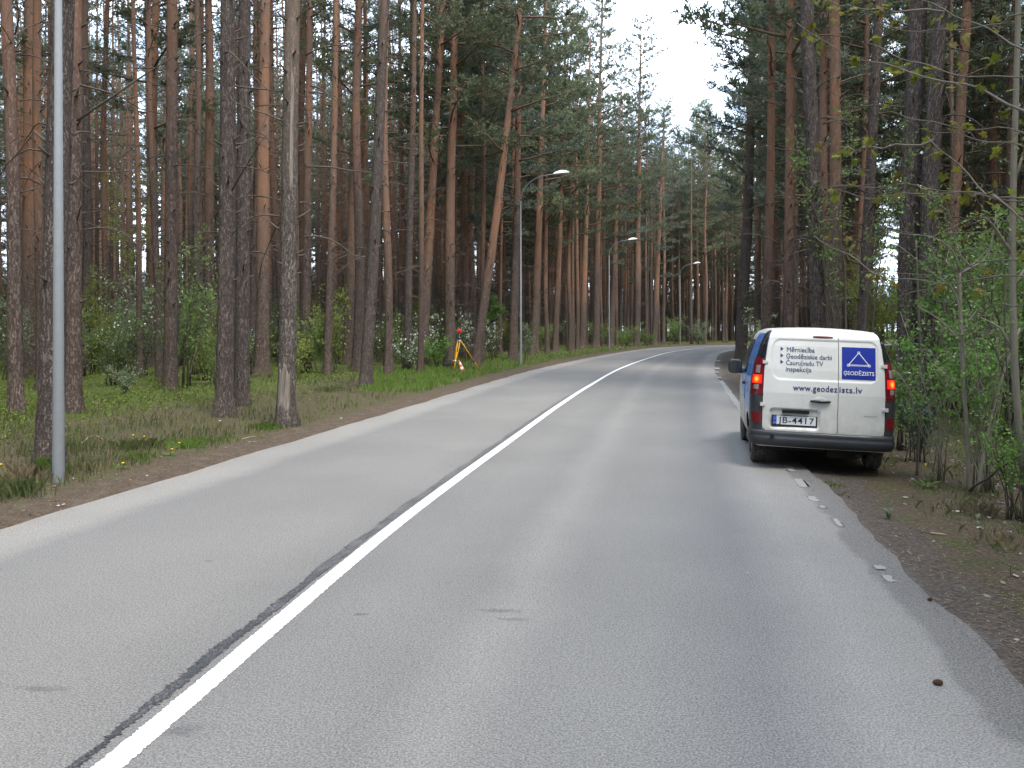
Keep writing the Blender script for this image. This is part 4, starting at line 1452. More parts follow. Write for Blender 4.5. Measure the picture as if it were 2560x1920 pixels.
# mirrors
for sx in (-1, 1):
    e = MB()
    n, m_ = 12, 18
    u = np.linspace(0, math.pi, n)[:, None]
    v = np.linspace(0, 2 * math.pi, m_)[None]
    sq = lambda t, p: np.sign(t) * np.abs(t) ** p
    P = np.stack([0.105 * sq(np.sin(u), 0.5) * sq(np.cos(v), 0.55), -0.07 * sq(np.cos(u), 0.8) + 0 * v, 0.11 * sq(np.sin(u), 0.5) * sq(np.sin(v), 0.55)], -1)
    e.grid(P)
    e.tube([(-sx * 0.08, 0.02, -0.06), (-sx * 0.15, 0.03, -0.085), (-sx * 0.20, 0.03, -0.09)], [0.045, 0.04, 0.045], 10)
    mi = e.build('wing_mirror', M['plastic'], van, loc=(sx * 1.0, 2.2, 1.23))
    e = MB()
    th = np.linspace(0, 2 * math.pi, 28, endpoint=False)
    e.add(np.stack([0.083 * sq(np.cos(th), 0.5), 0 * th - 0.0735, 0.09 * sq(np.sin(th), 0.5)], 1), [np.arange(28)])
    e.build('mirror_glass', M['mirror'], mi, smooth=False)
# nose and underside
e = MB()
X, Z = np.meshgrid(np.linspace(-0.66, 0.66, 12), np.linspace(0, 1, 8))
P = np.stack([X * (1 + 0.12 * (1 - Z)), 3.02 - 0.88 * Z + 0.03 - 0.10 * (X / 0.7) ** 2, 1.17 + 0.60 * Z - 0.02], -1)
e.grid(P[:, ::-1])
e.build('windscreen', M['glass_dark'], van)
for sx in (-1, 1):
    e = MB()
    e.lathe([(0.0, 0.06), (0.07, 0.05), (0.11, 0.02), (0.115, -0.05)], (sx * 0.58, 3.70, 0.80), 'y', 18)
    e.build('headlight', M['clear_lens'], van)
e = MB()
e.box((0, 3.78, 0.46), (1.35, 0.14, 0.26))
e.build('front_bumper', M['plastic'], van)
e = MB()
e.box((0, 1.9, 0.27), (1.30, 3.1, 0.10))
e.tube([(-0.66, 0.72, 0.30), (0.66, 0.72, 0.30)], 0.05, 10)
e.tube([(0.42, 0.9, 0.24), (0.42, 0.25, 0.23), (0.46, 0.04, 0.24)], 0.028, 10)
e.box((0.28, 0.25, 0.255), (0.36, 0.24, 0.14))
e.build('underbody', M['underbody'], van)
# ------------------------------------------------------------------ survey tripod, target, cone, bag
M['yellow'] = plain('yellow_lacquer', (0.56, 0.30, 0.02), 0.45)
M['steel_dark'] = plain('dark_steel', (0.06, 0.07, 0.07), 0.5, metal=0.4)
M['steel_light'] = plain('light_metal', (0.55, 0.56, 0.56), 0.4, metal=0.3)
M['target_red'] = plain('target_red', (0.72, 0.055, 0.03), 0.45)
M['prism'] = plain('prism_glass', (0.10, 0.01, 0.01), 0.08, spec=0.7)
M['cone_orange'] = plain('cone_orange', (0.74, 0.10, 0.025), 0.55)
M['cone_white'] = plain('cone_white', (0.72, 0.72, 0.70), 0.5)
M['bag_black'] = plain('black_fabric', (0.016, 0.016, 0.018), 0.85)
TX, TY = G(1148.5, 932)
TY = 35.3
TX = (1148.5 - CX) / FPX * TY
tz = gz(TX, TY)
tri_ = thing('survey_tripod', 'yellow surveying tripod standing in the grass at the left road side', 'tripod', (TX, TY, tz))
hd = 1.36 - tz
e = MB()
e.lathe([(0, hd - 0.06), (0.05, hd - 0.06), (0.085, hd - 0.03), (0.09, hd), (0.03, hd), (0.0, hd)], n=18)
e.build('tripod_head', M['steel_light'], tri_)
for (fx, fy) in ((0.92, 0.12), (-0.21, -0.55), (-0.43, 0.42)):
    f = np.array((fx, fy, gz(TX + fx, TY + fy) - tz - 0.04))
    top = np.array((fx * 0.07, fy * 0.07, hd - 0.04))
    d = f - top
    sd = np.cross(d, (0, 0, 1.0)); sd /= np.linalg.norm(sd)
    e = MB()
    for s_ in (-1, 1):
        e.tube([top + sd * 0.05 * s_, top + d * 0.62 + sd * 0.032 * s_], 0.021, 6)
    e.tube([top + d * 0.35, top + d * 0.93], [0.025, 0.03], 6)
    lg = e.build('leg', M['yellow'], tri_)
    e = MB()
    e.tube([top + d * 0.60, top + d * 0.655], 0.046, 8)
    e.build('clamp', M['steel_light'] if fx < 0.5 else M['steel_dark'], lg)
    e = MB()
    e.tube([top + d * 0.93, f], [0.022, 0.006], 6)
    e.build('spike', M['yellow'], lg)
tg = thing('survey_target', 'red survey prism target mounted on top of the yellow tripod', 'prism target', (TX, TY, tz + hd))
e = MB()
e.lathe([(0.0, 0.0), (0.07, 0.0), (0.075, 0.02), (0.055, 0.03), (0.055, 0.07), (0.075, 0.08), (0.07, 0.10), (0.03, 0.13), (0.025, 0.2), (0.0, 0.2)], n=16)
e.build('tribrach', M['steel_dark'], tg)
e = MB()
e.tube([(0, 0, 0.2), (0, 0, 0.29)], 0.012, 8)
e.tube([(-0.075, 0, 0.44), (-0.08, 0, 0.31), (0, 0, 0.285), (0.08, 0, 0.31), (0.075, 0, 0.44)], 0.009, 6)
e.build('yoke', M['steel_light'], tg)
e = MB()
e.lathe([(0.0, 0.045), (0.04, 0.045), (0.068, 0.02), (0.078, -0.02), (0.078, -0.035), (0.05, -0.035), (0.0, -0.03)], (0, 0, 0.385), 'y', 20)
for a in (0.4, 2.0, 3.6, 5.2):
    e.box((0.085 * math.cos(a), -0.02, 0.385 + 0.085 * math.sin(a)), (0.06, 0.012, 0.06))
pz = e.build('prism_housing', M['target_red'], tg)
e = MB()
e.lathe([(0.0, -0.037), (0.034, -0.037), (0.034, -0.03)], (0, 0, 0.385), 'y', 16)
e.build('prism', M['prism'], pz)

cxn, cyn = (1157 - CX) / FPX * 35.0, 35.0
cone = thing('traffic_cone', 'small orange and white traffic cone tilted beside the yellow tripod', 'traffic cone', (cxn, cyn, gz(cxn, cyn) + 0.03), (R(-6), R(-19), 0))
rc = lambda z: 0.105 - 0.085 * z / 0.5
for k, (z0, z1) in enumerate(((0.02, 0.10), (0.10, 0.20), (0.20, 0.30), (0.30, 0.40), (0.40, 0.50))):
    e = MB()
    pf = [(rc(z0), z0), (rc(z1), z1)]
    if k == 4:
        pf += [(0.0, z1)]
    e.lathe(pf, n=20)
    e.build('band', M['cone_white'] if k % 2 else M['cone_orange'], cone)
e = MB()
e.box((0, 0, 0.01), (0.27, 0.27, 0.025))
e.build('base', M['cone_orange'], cone, smooth=False)

bx_, by_ = (1122 - CX) / FPX * 37.5, 37.5
bag = thing('bag', 'black rounded bag lying behind the left leg of the yellow tripod', 'bag', (bx_, by_, gz(bx_, by_)), (0, 0, R(20)))
e = MB()
n, m_ = 12, 18
u = np.linspace(0, math.pi, n)[:, None]
v = np.linspace(0, 2 * math.pi, m_)[None]
P = np.stack([0.27 * np.sin(u) ** 0.6 * np.cos(v), 0.17 * np.sin(u) ** 0.6 * np.sin(v), 0.17 - 0.17 * np.cos(u) + 0.02 * np.sin(v * 3)], -1)
e.grid(P)
e.build('bag_body', M['bag_black'], bag)
e = MB()
t = np.linspace(0, math.pi, 10)
e.tube(np.stack([0.12 * np.cos(t), 0 * t, 0.30 + 0.1 * np.sin(t)], 1), 0.012, 6)
e.tube([(0.2, -0.1, 0.3), (0.32, -0.2, 0.2), (0.42, -0.25, 0.26)], 0.014, 6)
e.build('strap', M['bag_black'], bag)

# ------------------------------------------------------------------ shrubs and saplings
def leaves(cs, r, size, up=0.3, asp=0.5, jitter=0.5):
    """leaf rhombs, slightly folded, round the points cs"""
    n = len(cs)
    D = r.normal(size=(n, 3)); D[:, 2] += up
    D /= np.linalg.norm(D, axis=1)[:, None]
    S = np.cross(D, r.normal(size=(n, 3)))
    S /= np.linalg.norm(S, axis=1)[:, None] + 1e-9
    L = size * r.uniform(1 - jitter, 1 + jitter, (n, 1))
    W = L * asp * 0.5
    return np.stack([cs, cs + D * L * 0.5 + S * W, cs + D * L, cs + D * L * 0.5 - S * W], 1)

def bush(name, label, px, py, h, w, seed, leaf='leaf_green', nleaf=2200, size=0.06, blossoms=0, stems=9, low=0.12, cat='shrub', shape='vase', Y=None, stem_mat='shrub_stem', bsize=0.05, group=None, stem_r=0.011):
    r = np.random.default_rng(seed)
    if Y is None:
        x, Y = G(px, py)
    else:
        x = (px - CX) / FPX * Y
    t = thing(name, label, cat, (x, Y, gz(x, Y) - 0.02), group=group)
    sm_ = MB()
    tips = []
    for k in range(stems):
        a = r.uniform(0, 6.28)
        rr = w / 2 * math.sqrt(r.uniform())
        hh = h * r.uniform(0.6, 1.0)
        if shape == 'cone':
            rr = w / 2 * r.uniform(0.1, 0.5); hh = h * r.uniform(0.85, 1)
        b = np.array((r.normal() * w * 0.06, r.normal() * w * 0.06, 0))
        e_ = np.array((math.cos(a) * rr, math.sin(a) * rr, hh))
        tt = np.linspace(0, 1, 7)[:, None]
        P = b * (1 - tt) + e_ * np.concatenate([tt ** 1.4, tt ** 1.4, tt], 1) + r.normal(size=(7, 3)) * 0.03 * h * tt * 0.6
        sm_.tube(P, np.linspace(stem_r * (0.7 + 0.35 * h), 0.003, 7), 5)
        for q in range(int(5 + 4 * h)):
            f = r.uniform(low + 0.1, 1.0)
            i0 = min(int(f * 6), 5)
            p = P[i0] + (P[i0 + 1] - P[i0]) * (f * 6 - i0)
            a2 = r.uniform(0, 6.28)
            bl = r.uniform(0.15, 0.5) * w * 0.42 * (1.25 - f * 0.7) + 0.05
            bd = np.array((math.cos(a2), math.sin(a2), r.uniform(-0.05, 0.9)))
            e2 = p + bd * bl
            sm_.tube([p, p + bd * bl * 0.5 + r.normal(size=3) * 0.02, e2], [0.0045, 0.0035, 0.002], 3, cap=False)
            tips.append((p, e2))
    sm_.build('stems', M[stem_mat], t)
    T = np.array(tips)
    k = r.integers(0, len(T), nleaf)
    f = r.uniform(0.3, 1.08, (nleaf, 1))
    cs = T[k, 0] + (T[k, 1] - T[k, 0]) * f + r.normal(size=(nleaf, 3)) * size * 0.7
    lf = MB()
    lf.quads(leaves(cs, r, size))
    lf.build('leaves', M[leaf], t, smooth=False)
    if blossoms:
        k = np.argsort(-T[:, 1, 2] + r.normal(size=len(T)) * h * 0.25)[:max(6, len(T) * 2 // 3)]
        k = r.choice(k, blossoms)
        cs = T[k, 1] + r.normal(size=(blossoms, 3)) * size * 1.0
        bm = MB()
        bm.quads(leaves(cs, r, bsize, 0.6, 0.9))
        bm.build('blossoms', M['blossom'], t, smooth=False)
    return t

# left side
bush('shrub', 'loose flowering shrub with small green leaves between the near lamp and the twiggy pine', 290, 985, 2.3, 2.3, 1, 'leaf_green', 2600, 0.055, 90, 16)
bush('shrub', 'low leafy shrub in front of the loose flowering one at left', 318, 1004, 0.7, 1.0, 2, 'leaf_grey', 900, 0.05, 0, 10)
bush('young_spruce', 'dense bluish young evergreen between the twiggy pine and the touching grey pair', 487, 952, 2.5, 1.3, 3, 'juniper', 3600, 0.05, 0, 10, cat='young tree', shape='cone')
bush('sapling', 'yellow-green leafy sapling just right of the near lamp post', 212, 962, 3.9, 1.0, 4, 'leaf_yellow', 1100, 0.06, 0, 4, low=0.45, cat='sapling')
bush('sapling', 'tall thin yellow-green sapling between the near lamp and the orange pine', 305, 935, 8.4, 2.6, 5, 'leaf_yellow', 2000, 0.08, 0, 5, low=0.5, cat='sapling', stem_r=0.008)
bush('shrub', 'sparse flowering shrub seen between the touching pair and the reddish pine', 628, 950, 2.0, 0.8, 6, 'leaf_grey', 700, 0.06, 40, 6)
bush('sapling', 'thin green sapling just right of the peeled pine', 770, 925, 3.0, 1.4, 7, 'leaf_green', 1200, 0.07, 0, 6, cat='sapling')
bush('shrub', 'pale leafy shrub left of the dark slanting pine, highest of its neighbours', 858, 918, 3.3, 1.9, 8, 'leaf_grey', 1700, 0.08, 40, 8)
bush('shrub', 'fresh green shrub at the foot of the thin dark pine right of the peeled one', 842, 915, 2.0, 1.8, 9, 'leaf_green', 1500, 0.08, 0, 8)
bush('shrub', 'dusky flowering shrub just right of the dark slanting pine', 968, 920, 2.7, 2.0, 10, 'leaf_green', 2200, 0.075, 110, 12, bsize=0.07)
bush('shrub', 'low blossom-covered shrub at the foot of the slim grey pine', 1020, 932, 1.7, 1.6, 11, 'leaf_grey', 1100, 0.07, 170, 10, bsize=0.075)
bush('shrub', 'shrub covered in white blossom just left of the tripod', 1066, 918, 2.6, 2.0, 12, 'leaf_grey', 1500, 0.075, 330, 12, bsize=0.08)
bush('shrub', 'bright green shrub without flowers low behind the left of the tripod', 1092, 922, 1.5, 1.7, 13, 'leaf_bright', 1500, 0.07, 0, 10)
bush('shrub', 'white flowering shrub standing directly behind the red survey target', 1165, 908, 3.0, 1.7, 14, 'leaf_grey', 1300, 0.08, 260, 9, bsize=0.085)
bush('shrub', 'white flowering shrub between the leaning orange pine and the first curved lamp', 1228, 903, 2.7, 1.8, 15, 'leaf_grey', 1300, 0.08, 200, 9, bsize=0.085)
bush('sapling', 'small tree with a bright green round top right of the tripod', 1236, 899, 4.0, 1.5, 16, 'leaf_bright', 2600, 0.08, 0, 5, low=0.72, cat='sapling')
bush('shrub', 'sparse shrub at the foot of the first whole curved lamp', 1316, 902, 2.2, 1.6, 17, 'leaf_grey', 900, 0.08, 30, 8)
bush('shrub', 'pale green shrub between the first and second curved lamps', 1430, 872, 3.0, 3.0, 18, 'leaf_grey', 1700, 0.11, 60, 10, bsize=0.1)
bush('shrub', 'wide green shrub just left of the second curved lamp', 1497, 870, 2.9, 3.8, 19, 'leaf_green', 2200, 0.11, 0, 12)
bush('shrub', 'green shrub just right of the second curved lamp', 1562, 868, 2.6, 4.2, 20, 'leaf_green', 2200, 0.11, 0, 12)
bush('shrub', 'green shrub behind the foot of the third curved lamp', 1688, 862, 3.2, 4.4, 21, 'leaf_green', 2400, 0.12, 0, 12)
bush('shrub', 'grey-green shrub right of the third curved lamp, last before the bend', 1745, 862, 3.0, 4.2, 22, 'leaf_grey', 2200, 0.12, 0, 12)
bush('shrub', 'small green shrub between the second and third curved lamps', 1618, 866, 1.8, 3.0, 23, 'leaf_green', 1400, 0.11, 0, 10)
for k, (px, py, h, w, lf, lb) in enumerate([
        (238, 940, 1.9, 2.2, 'leaf_yellow', 'yellowish low bush behind the loose flowering shrub at left'),
        (395, 925, 2.6, 2.2, 'leaf_green', 'green bush in the shade left of the twiggy pine'),
        (452, 905, 3.2, 2.4, 'leaf_grey', 'pale bush deep behind the bluish young evergreen'),
        (545, 915, 2.4, 2.0, 'leaf_green', 'green bush deep behind the touching grey pair'),
        (632, 898, 3.4, 2.4, 'leaf_grey', 'pale flowering bush deep in the shade left of the reddish pine'),
        (690, 905, 2.6, 2.4, 'leaf_yellow', 'yellowish bush deep behind the peeled pine, on its left'),
        (745, 900, 3.8, 2.6, 'leaf_green', 'tall green bush deep behind the peeled pine, on its right'),
        (800, 892, 3.6, 2.8, 'leaf_yellow', 'yellowish bush deep behind the thin dark pine'),
        (902, 890, 3.6, 2.8, 'leaf_grey', 'pale bush deep behind the dark slanting pine'),
        (940, 900, 2.6, 2.2, 'leaf_yellow', 'yellow-green bush right of the foot of the dark slanting pine'),
        (1105, 888, 3.4, 2.6, 'leaf_yellow', 'yellow-green bush in the gap left of the thick pine behind the tripod'),
        (1270, 884, 3.2, 2.6, 'leaf_yellow', 'yellow-green bush deep behind the first whole curved lamp'),
        (1375, 880, 2.6, 3.0, 'leaf_green', 'green bush behind the second orange pine right of the first lamp'),
        (60, 930, 2.2, 2.6, 'leaf_green', 'green bush deep behind the leaning pine at the left edge')]):
    ub = bush('shrub', lb, px, py, h, w, 140 + k, lf, 1500, 0.05 + 0.0008 * G(px, py)[1], 30 if lf == 'leaf_grey' else 0, 10, bsize=0.08, group='undergrowth bushes in the left stand')
bush('thicket', 'tall yellow-green thicket deep between the thickest right-hand pine and the forked sapling', 2400, 950, 4.5, 4.0, 36, 'leaf_bright', 5000, 0.075, 0, 14, Y=22, low=0.05)
bush('thicket', 'light green thicket right behind the thickest right-hand pine', 2300, 950, 4.0, 4.0, 37, 'leaf_green', 5000, 0.075, 20, 14, Y=28, low=0.05)
UB = [o for o in C.objects if o.get('group') == 'undergrowth bushes in the left stand']
ru = np.random.default_rng(88)
placed = 0
for q in range(4000):
    if placed >= 110:
        break
    Y = ru.uniform(24, 72)
    px = ru.uniform(-20, 1420)
    x = (px - CX) / FPX * Y
    d = -float(sdist(np.array([(x, Y)]), L_EDGE)[0])
    if d < 5.5 or near_cell(x, Y, 0.7):
        continue
    src = UB[placed % len(UB)]
    c = src.copy()
    C.objects.link(c)
    c.location = (x, Y, gz(x, Y))
    k = ru.uniform(0.6, 1.1)
    c.scale = (k * ru.uniform(0.8, 1.2), k, k * ru.uniform(0.8, 1.25))
    c.rotation_euler = (0, 0, ru.uniform(0, 6.28))
    j = int(np.argmin([abs((3 * n_[0] + n_[2]) / 4 - px) for n_ in NAMED]))
    hue = 'yellowish' if 'yellow' in src['label'] else 'pale' if 'pale' in src['label'] else 'green'
    c['label'] = f"{'small' if k < 0.75 else 'large' if k > 0.95 else 'middling'} {hue} bush {'not far' if Y < 36 else 'well' if Y < 54 else 'far'} in, {'right' if px > (3 * NAMED[j][0] + NAMED[j][2]) / 4 else 'left'} of the {SHORT[j]}"
    c['group'] = 'bushes scattered far in the left stand'
    for ch in list(src.children):
        e2 = ch.copy()
        C.objects.link(e2)
        e2.parent = c
    placed += 1
# right side
bush('shrub', 'thin pale shrub between the bend pine and the van', 1892, 905, 3.0, 2.0, 24, 'leaf_grey', 1200, 0.08, 50, 8, Y=38)
bush('thicket', 'bright yellow-green thicket seen over the right end of the van roof', 2196, 985, 4.6, 2.6, 25, 'leaf_yellow', 5200, 0.07, 50, 14, Y=25, low=0.05)
bush('sapling', 'grey-green sapling over the van roof beside the dark leaning pine', 2125, 985, 6.5, 2.2, 26, 'leaf_green', 1700, 0.07, 6, 6, Y=17.5, low=0.42, cat='sapling')
bush('thicket', 'dense leafy thicket behind the grey forked sapling', 2440, 1010, 4.0, 3.4, 27, 'leaf_bright', 7000, 0.065, 40, 18, Y=17, low=0.05)
bush('thicket', 'leafy thicket at the right edge of the picture, behind the stout sapling', 2540, 1060, 4.4, 3.4, 28, 'leaf_green', 7000, 0.065, 20, 18, Y=14.5, low=0.05)
bush('thicket', 'yellowish thicket low behind the right-hand pines, left of the forked sapling', 2375, 1010, 2.6, 2.6, 29, 'leaf_yellow', 3200, 0.055, 0, 14, Y=19)
bush('shrub', 'thin shrub with fine leaves right beside the van tail lamp', 2255, 1100, 2.1, 1.0, 30, 'leaf_bright', 1500, 0.045, 6, 8, Y=13.2)
bush('young_spruce', 'small low evergreen on the leaf litter right of the van bumper', 2300, 1120, 0.85, 1.0, 31, 'juniper', 1500, 0.035, 0, 9, Y=12.0, cat='young tree', shape='cone')
bush('shrub', 'many-stemmed grey shrub between the forked and the stout sapling', 2465, 1215, 2.2, 1.2, 32, 'leaf_bright', 1500, 0.042, 5, 15, low=0.45, stem_r=0.009, stem_mat='sapling_bark')
bush('shrub', 'thin whippy shrub with few leaves left of the forked sapling', 2345, 1190, 2.2, 1.0, 33, 'leaf_bright', 900, 0.042, 4, 9, low=0.4, stem_r=0.006, stem_mat='sapling_bark')
bush('shrub', 'low twiggy shrub at the right edge of the picture in front of the stout sapling', 2545, 1285, 1.3, 0.9, 34, 'leaf_bright', 900, 0.042, 2, 12, low=0.3, stem_r=0.007)
bush('thicket', 'tall leafy undergrowth behind the two large right-hand pines', 2470, 950, 5.5, 4.5, 35, 'leaf_yellow', 6500, 0.085, 30, 14, Y=26, low=0.05)

def stem_tree(name, label, lines, Y, r0, leafspec, seed, cat='sapling', mat='sapling_bark'):
    """a sapling given by its stem and boughs as seen, standing at depth Y"""
    r = np.random.default_rng(seed)
    P0 = PX(*lines[0][0], Y)
    z0 = gz(P0[0], P0[1])
    t = thing(name, label, cat, (P0[0], P0[1], z0))
    tips = []
    for k, ln in enumerate(lines):
        P = np.array([PX(a, b, Y + (0.15 * math.sin(k * 2.1) * i / len(ln) if k else 0)) for i, (a, b) in enumerate(ln)])
        if k == 0:
            P[0, 2] = z0 - 0.05
        P = catmull(P - (P0[0], P0[1], z0), 0.12)
        rad = np.linspace(r0, r0 * 0.6, len(P)) if k == 0 else np.linspace(r0 * 0.5, 0.004, len(P))
        e = MB()
        e.tube(P, rad, 8)
        if k:
            for q in range(7):
                i0 = r.integers(1, len(P))
                d = r.normal(size=3); d[2] = abs(d[2]) * 0.5
                L = r.uniform(0.15, 0.45)
                e.tube([P[i0], P[i0] + d * L * 0.5, P[i0] + d * L], [0.004, 0.003, 0.002], 3, cap=False)
                tips.append(P[i0] + d * L)
                tips.append(P[i0])
        e.build('trunk' if k == 0 else 'branch', M[mat], t)
    if leafspec:
        T = np.array(tips)
        c = T[r.integers(0, len(T), leafspec[1])] + r.normal(size=(leafspec[1], 3)) * 0.09
        e = MB()
        e.quads(leaves(c, r, leafspec[2]))
        e.build('leaves', M[leafspec[0]], t, smooth=False)
    return t
stem_tree('sapling', 'slim grey sapling that forks at head height, right of the van', [
    [(2424, 1212), (2418, 1080), (2408, 960), (2403, 820), (2399, 715), (2400, 680)],
    [(2400, 682), (2372, 662), (2366, 650)], [(2400, 682), (2388, 640), (2372, 618), (2330, 592), (2268, 586)],
    [(2401, 684), (2430, 668), (2458, 652), (2476, 620), (2484, 580), (2490, 535)], [(2428, 668), (2402, 640), (2393, 610)],
    [(2410, 980), (2394, 749), (2336, 688), (2298, 654), (2238, 607)], [(2412, 1000), (2470, 930), (2500, 880)], [(2405, 860), (2350, 800), (2300, 770)]],
    9.8, 0.030, ('leaf_bright', 420, 0.042), 41)
stem_tree('sapling', 'stout greenish-grey sapling at the right edge of the picture', [
    [(2572, 1300), (2556, 1140), (2542, 1000), (2534, 840), (2531, 640), (2534, 440), (2540, 240), (2545, 40), (2548, -300)],
    [(2534, 880), (2500, 820), (2440, 790)], [(2532, 640), (2480, 560), (2450, 540)], [(2536, 460), (2560, 380), (2600, 330)], [(2532, 720), (2580, 640), (2600, 560)]],
    8.3, 0.038, ('leaf_green', 240, 0.045), 42)
stem_tree('sapling', 'dark thin double-stemmed sapling close beside the van', [
    [(2292, 1150), (2298, 1050), (2303, 930), (2296, 760), (2290, 600)], [(2300, 990), (2340, 900), (2360, 780), (2352, 640)], [(2296, 1000), (2250, 930), (2215, 880)],
    [(2298, 930), (2330, 1010), (2368, 870)]], 10.9, 0.020, ('leaf_grey', 200, 0.045), 43, mat='shrub_stem')
stem_tree('sapling', 'thin straight sapling between the many-stemmed shrub and the right edge', [
    [(2532, 1262), (2528, 1120), (2520, 980), (2512, 800), (2508, 640)], [(2528, 1100), (2556, 1000), (2560, 930)], [(2520, 960), (2490, 880), (2470, 840)]],
    9.0, 0.013, ('leaf_green', 120, 0.04), 44, mat='shrub_stem')
stem_tree('sapling', 'slanting grey sapling whose foot is right of the forked one', [
    [(2440, 1222), (2462, 1120), (2486, 1010), (2520, 900), (2550, 820)], [(2462, 1120), (2448, 1000), (2440, 880)], [(2480, 1030), (2496, 900), (2492, 800)]],
    9.6, 0.022, ('leaf_green', 150, 0.04), 45)

# maple reaching in from the right: trunk outside the picture, boughs and single leaves inside
def maple():
    base = np.array((4.55, 4.9, 0.0))
    base[2] = gz(base[0], base[1])
    t = thing('maple_tree', 'young maple whose thin boughs with new yellow-green leaves reach in from the right edge', 'tree', tuple(base))
    e = MB()
    tr = np.array([(0, 0, -0.1), (0.02, 0.05, 1.0), (-0.04, 0.0, 2.2), (0.02, -0.05, 3.4), (0.0, 0.0, 4.8), (0.05, 0.05, 6.2)])
    trc = catmull(tr, 0.25)
    e.tube(trc, np.linspace(0.06, 0.02, len(trc)), 10)
    e.build('trunk', M['maple_twig'], t)
    # one leaf: five-lobed, cupped, on a short stalk
    ang = np.radians([-90, -60, -28, -8, 20, 42, 66, 90, 114, 138, 160, 188, 208, 240])
    rad = np.array([0.10, 0.55, 0.78, 0.48, 0.92, 0.55, 0.62, 1.0, 0.62, 0.55, 0.92, 0.48, 0.78, 0.55])
    ring = np.stack([rad * np.cos(ang), rad * np.sin(ang), -0.28 * rad ** 2 + 0.08 * np.sin(ang * 5)], 1)
    lv = np.vstack([[(0, 0, 0)], ring])
    lm = MB()
    n = len(ring)
    lm.add(lv, [np.array([(0, 1 + i, 1 + (i + 1) % n) for i in range(n)])])
    LG, LB = lm.mesh('leaf', M['maple_leaf']), lm.mesh('leaf', M['maple_leaf_brown'])
    r = np.random.default_rng(77)
    B = [  # photograph polyline from the tip to the frame's edge, depth at tip and at edge, leaf spots, brownness
        ([(2300, -4), (2357, 25), (2470, 75), (2560, 121), (2700, 190)], 5.6, 4.9, 4, 0.0),
        ([(2065, 0), (2123, 17), (2238, 27), (2357, 25)], 6.2, 5.6, 8, 0.1),
        ([(1989, 55), (2044, 95), (2122, 136), (2209, 160), (2282, 185), (2354, 200), (2412, 214), (2499, 243), (2560, 272), (2680, 330)], 6.4, 4.9, 19, 0.05),
        ([(2166, 107), (2253, 142), (2354, 176), (2455, 194), (2560, 188), (2700, 170)], 6.2, 4.9, 12, 0.15),
        ([(2200, 62), (2300, 76), (2420, 72), (2500, 60), (2600, 30)], 6.3, 5.4, 7, 0.3),
        ([(2322, 338), (2394, 414), (2464, 480), (2483, 494), (2560, 549), (2680, 640)], 5.4, 4.7, 6, 0.1),
        ([(2091, 362), (2137, 372), (2209, 367), (2334, 357)], 6.3, 5.5, 9, 0.15),
        ([(2209, 278), (2296, 298), (2383, 318), (2499, 321), (2560, 333), (2690, 360)], 6.0, 4.9, 10, 0.45),
        ([(2311, 324), (2412, 341), (2560, 367), (2690, 400)], 5.8, 4.8, 9, 0.6),
        ([(2045, 470), (2157, 466), (2267, 463), (2354, 474), (2450, 490), (2560, 500), (2680, 520)], 6.4, 4.9, 14, 0.3),
        ([(2099, 480), (2191, 493), (2298, 483), (2466, 486), (2600, 505)], 6.2, 4.9, 11, 0.35),
        ([(2040, 590), (2120, 640), (2210, 690), (2330, 705), (2466, 700), (2600, 690)], 6.6, 5.0, 11, 0.85),
        ([(2240, 740), (2330, 720), (2466, 651), (2560, 654), (2680, 660)], 6.2, 4.8, 9, 0.7),
        ([(2420, 830), (2470, 770), (2560, 760), (2680, 750)], 5.8, 4.8, 7, 0.75)]
    count = 0
    for k, (pl, y0, y1, spots, brown) in enumerate(B):
        m_ = len(pl)
        P = np.array([PX(a, b, y0 + (y1 - y0) * i / (m_ - 1)) for i, (a, b) in enumerate(pl)])
        if pl[-1][0] > 2580:                                  # run on to the trunk
            zt = min(max(P[-1, 2] - 0.25, 0.9), 5.6)
            P = np.vstack([P, base + np.array((0, 0, zt - base[2])) + 0 * P[-1]])
        P = catmull(P, 0.08) - base
        s = np.linspace(0, 1, len(P))[:, None]
        P = P + 0.012 * np.stack([np.sin(s[:, 0] * 31 + k), np.cos(s[:, 0] * 23 + k), np.sin(s[:, 0] * 40 + 2 * k)], 1)
        e = MB()
        thick = 0.015 if k in (0, 2, 5) else 0.009
        e.tube(P, np.linspace(0.003, thick, len(P)), 6)
        vis = int(len(P) * 0.72)
        at = []
        for q in range(spots):
            i0 = int(vis * (q + r.uniform(0, 0.9)) / spots)
            d = r.normal(size=3) * (1, 0.7, 0.9)
            L = r.uniform(0.04, 0.13)
            tip = P[i0] + d / np.linalg.norm(d) * L
            e.tube([P[i0], (P[i0] + tip) / 2 + (0, 0, 0.01), tip], [0.0022, 0.0018, 0.0015], 4, cap=False)
            at.append(tip)
        br = e.build('branch', M['maple_twig'], t)
        for tip in at:
            for w in range(r.integers(2, 4)):
                if count >= 296:
                    break
                s_ = r.uniform(0.030, 0.054)
                pos = tip + r.normal(size=3) * 0.026
                o = link('leaf', LB if r.uniform() < brown else LG, br, pos, (r.uniform(-0.9, 0.9) + (0.6 if w % 2 else -0.6), r.uniform(-0.8, 0.8), r.uniform(0, 6.28)), (s_, s_, s_))
                count += 1
maple()

# ------------------------------------------------------------------ ground cover
def scatter_uv(n, seed, y0, y1, px0, px1, test):
    """points on the ground spread about evenly over the view's wedge"""
    r = np.random.default_rng(seed)
    Y = 1 / r.uniform(1 / y1, 1 / y0, n)
    X = (r.uniform(px0, px1, n) - CX) / FPX * Y
    P = np.stack([X, Y], 1)
    dl, dr = -sdist(P, L_EDGE), sdist(P, R_EDGE)
    k = test(dl, dr, P)
    return P[k], dl[k], dr[k], r

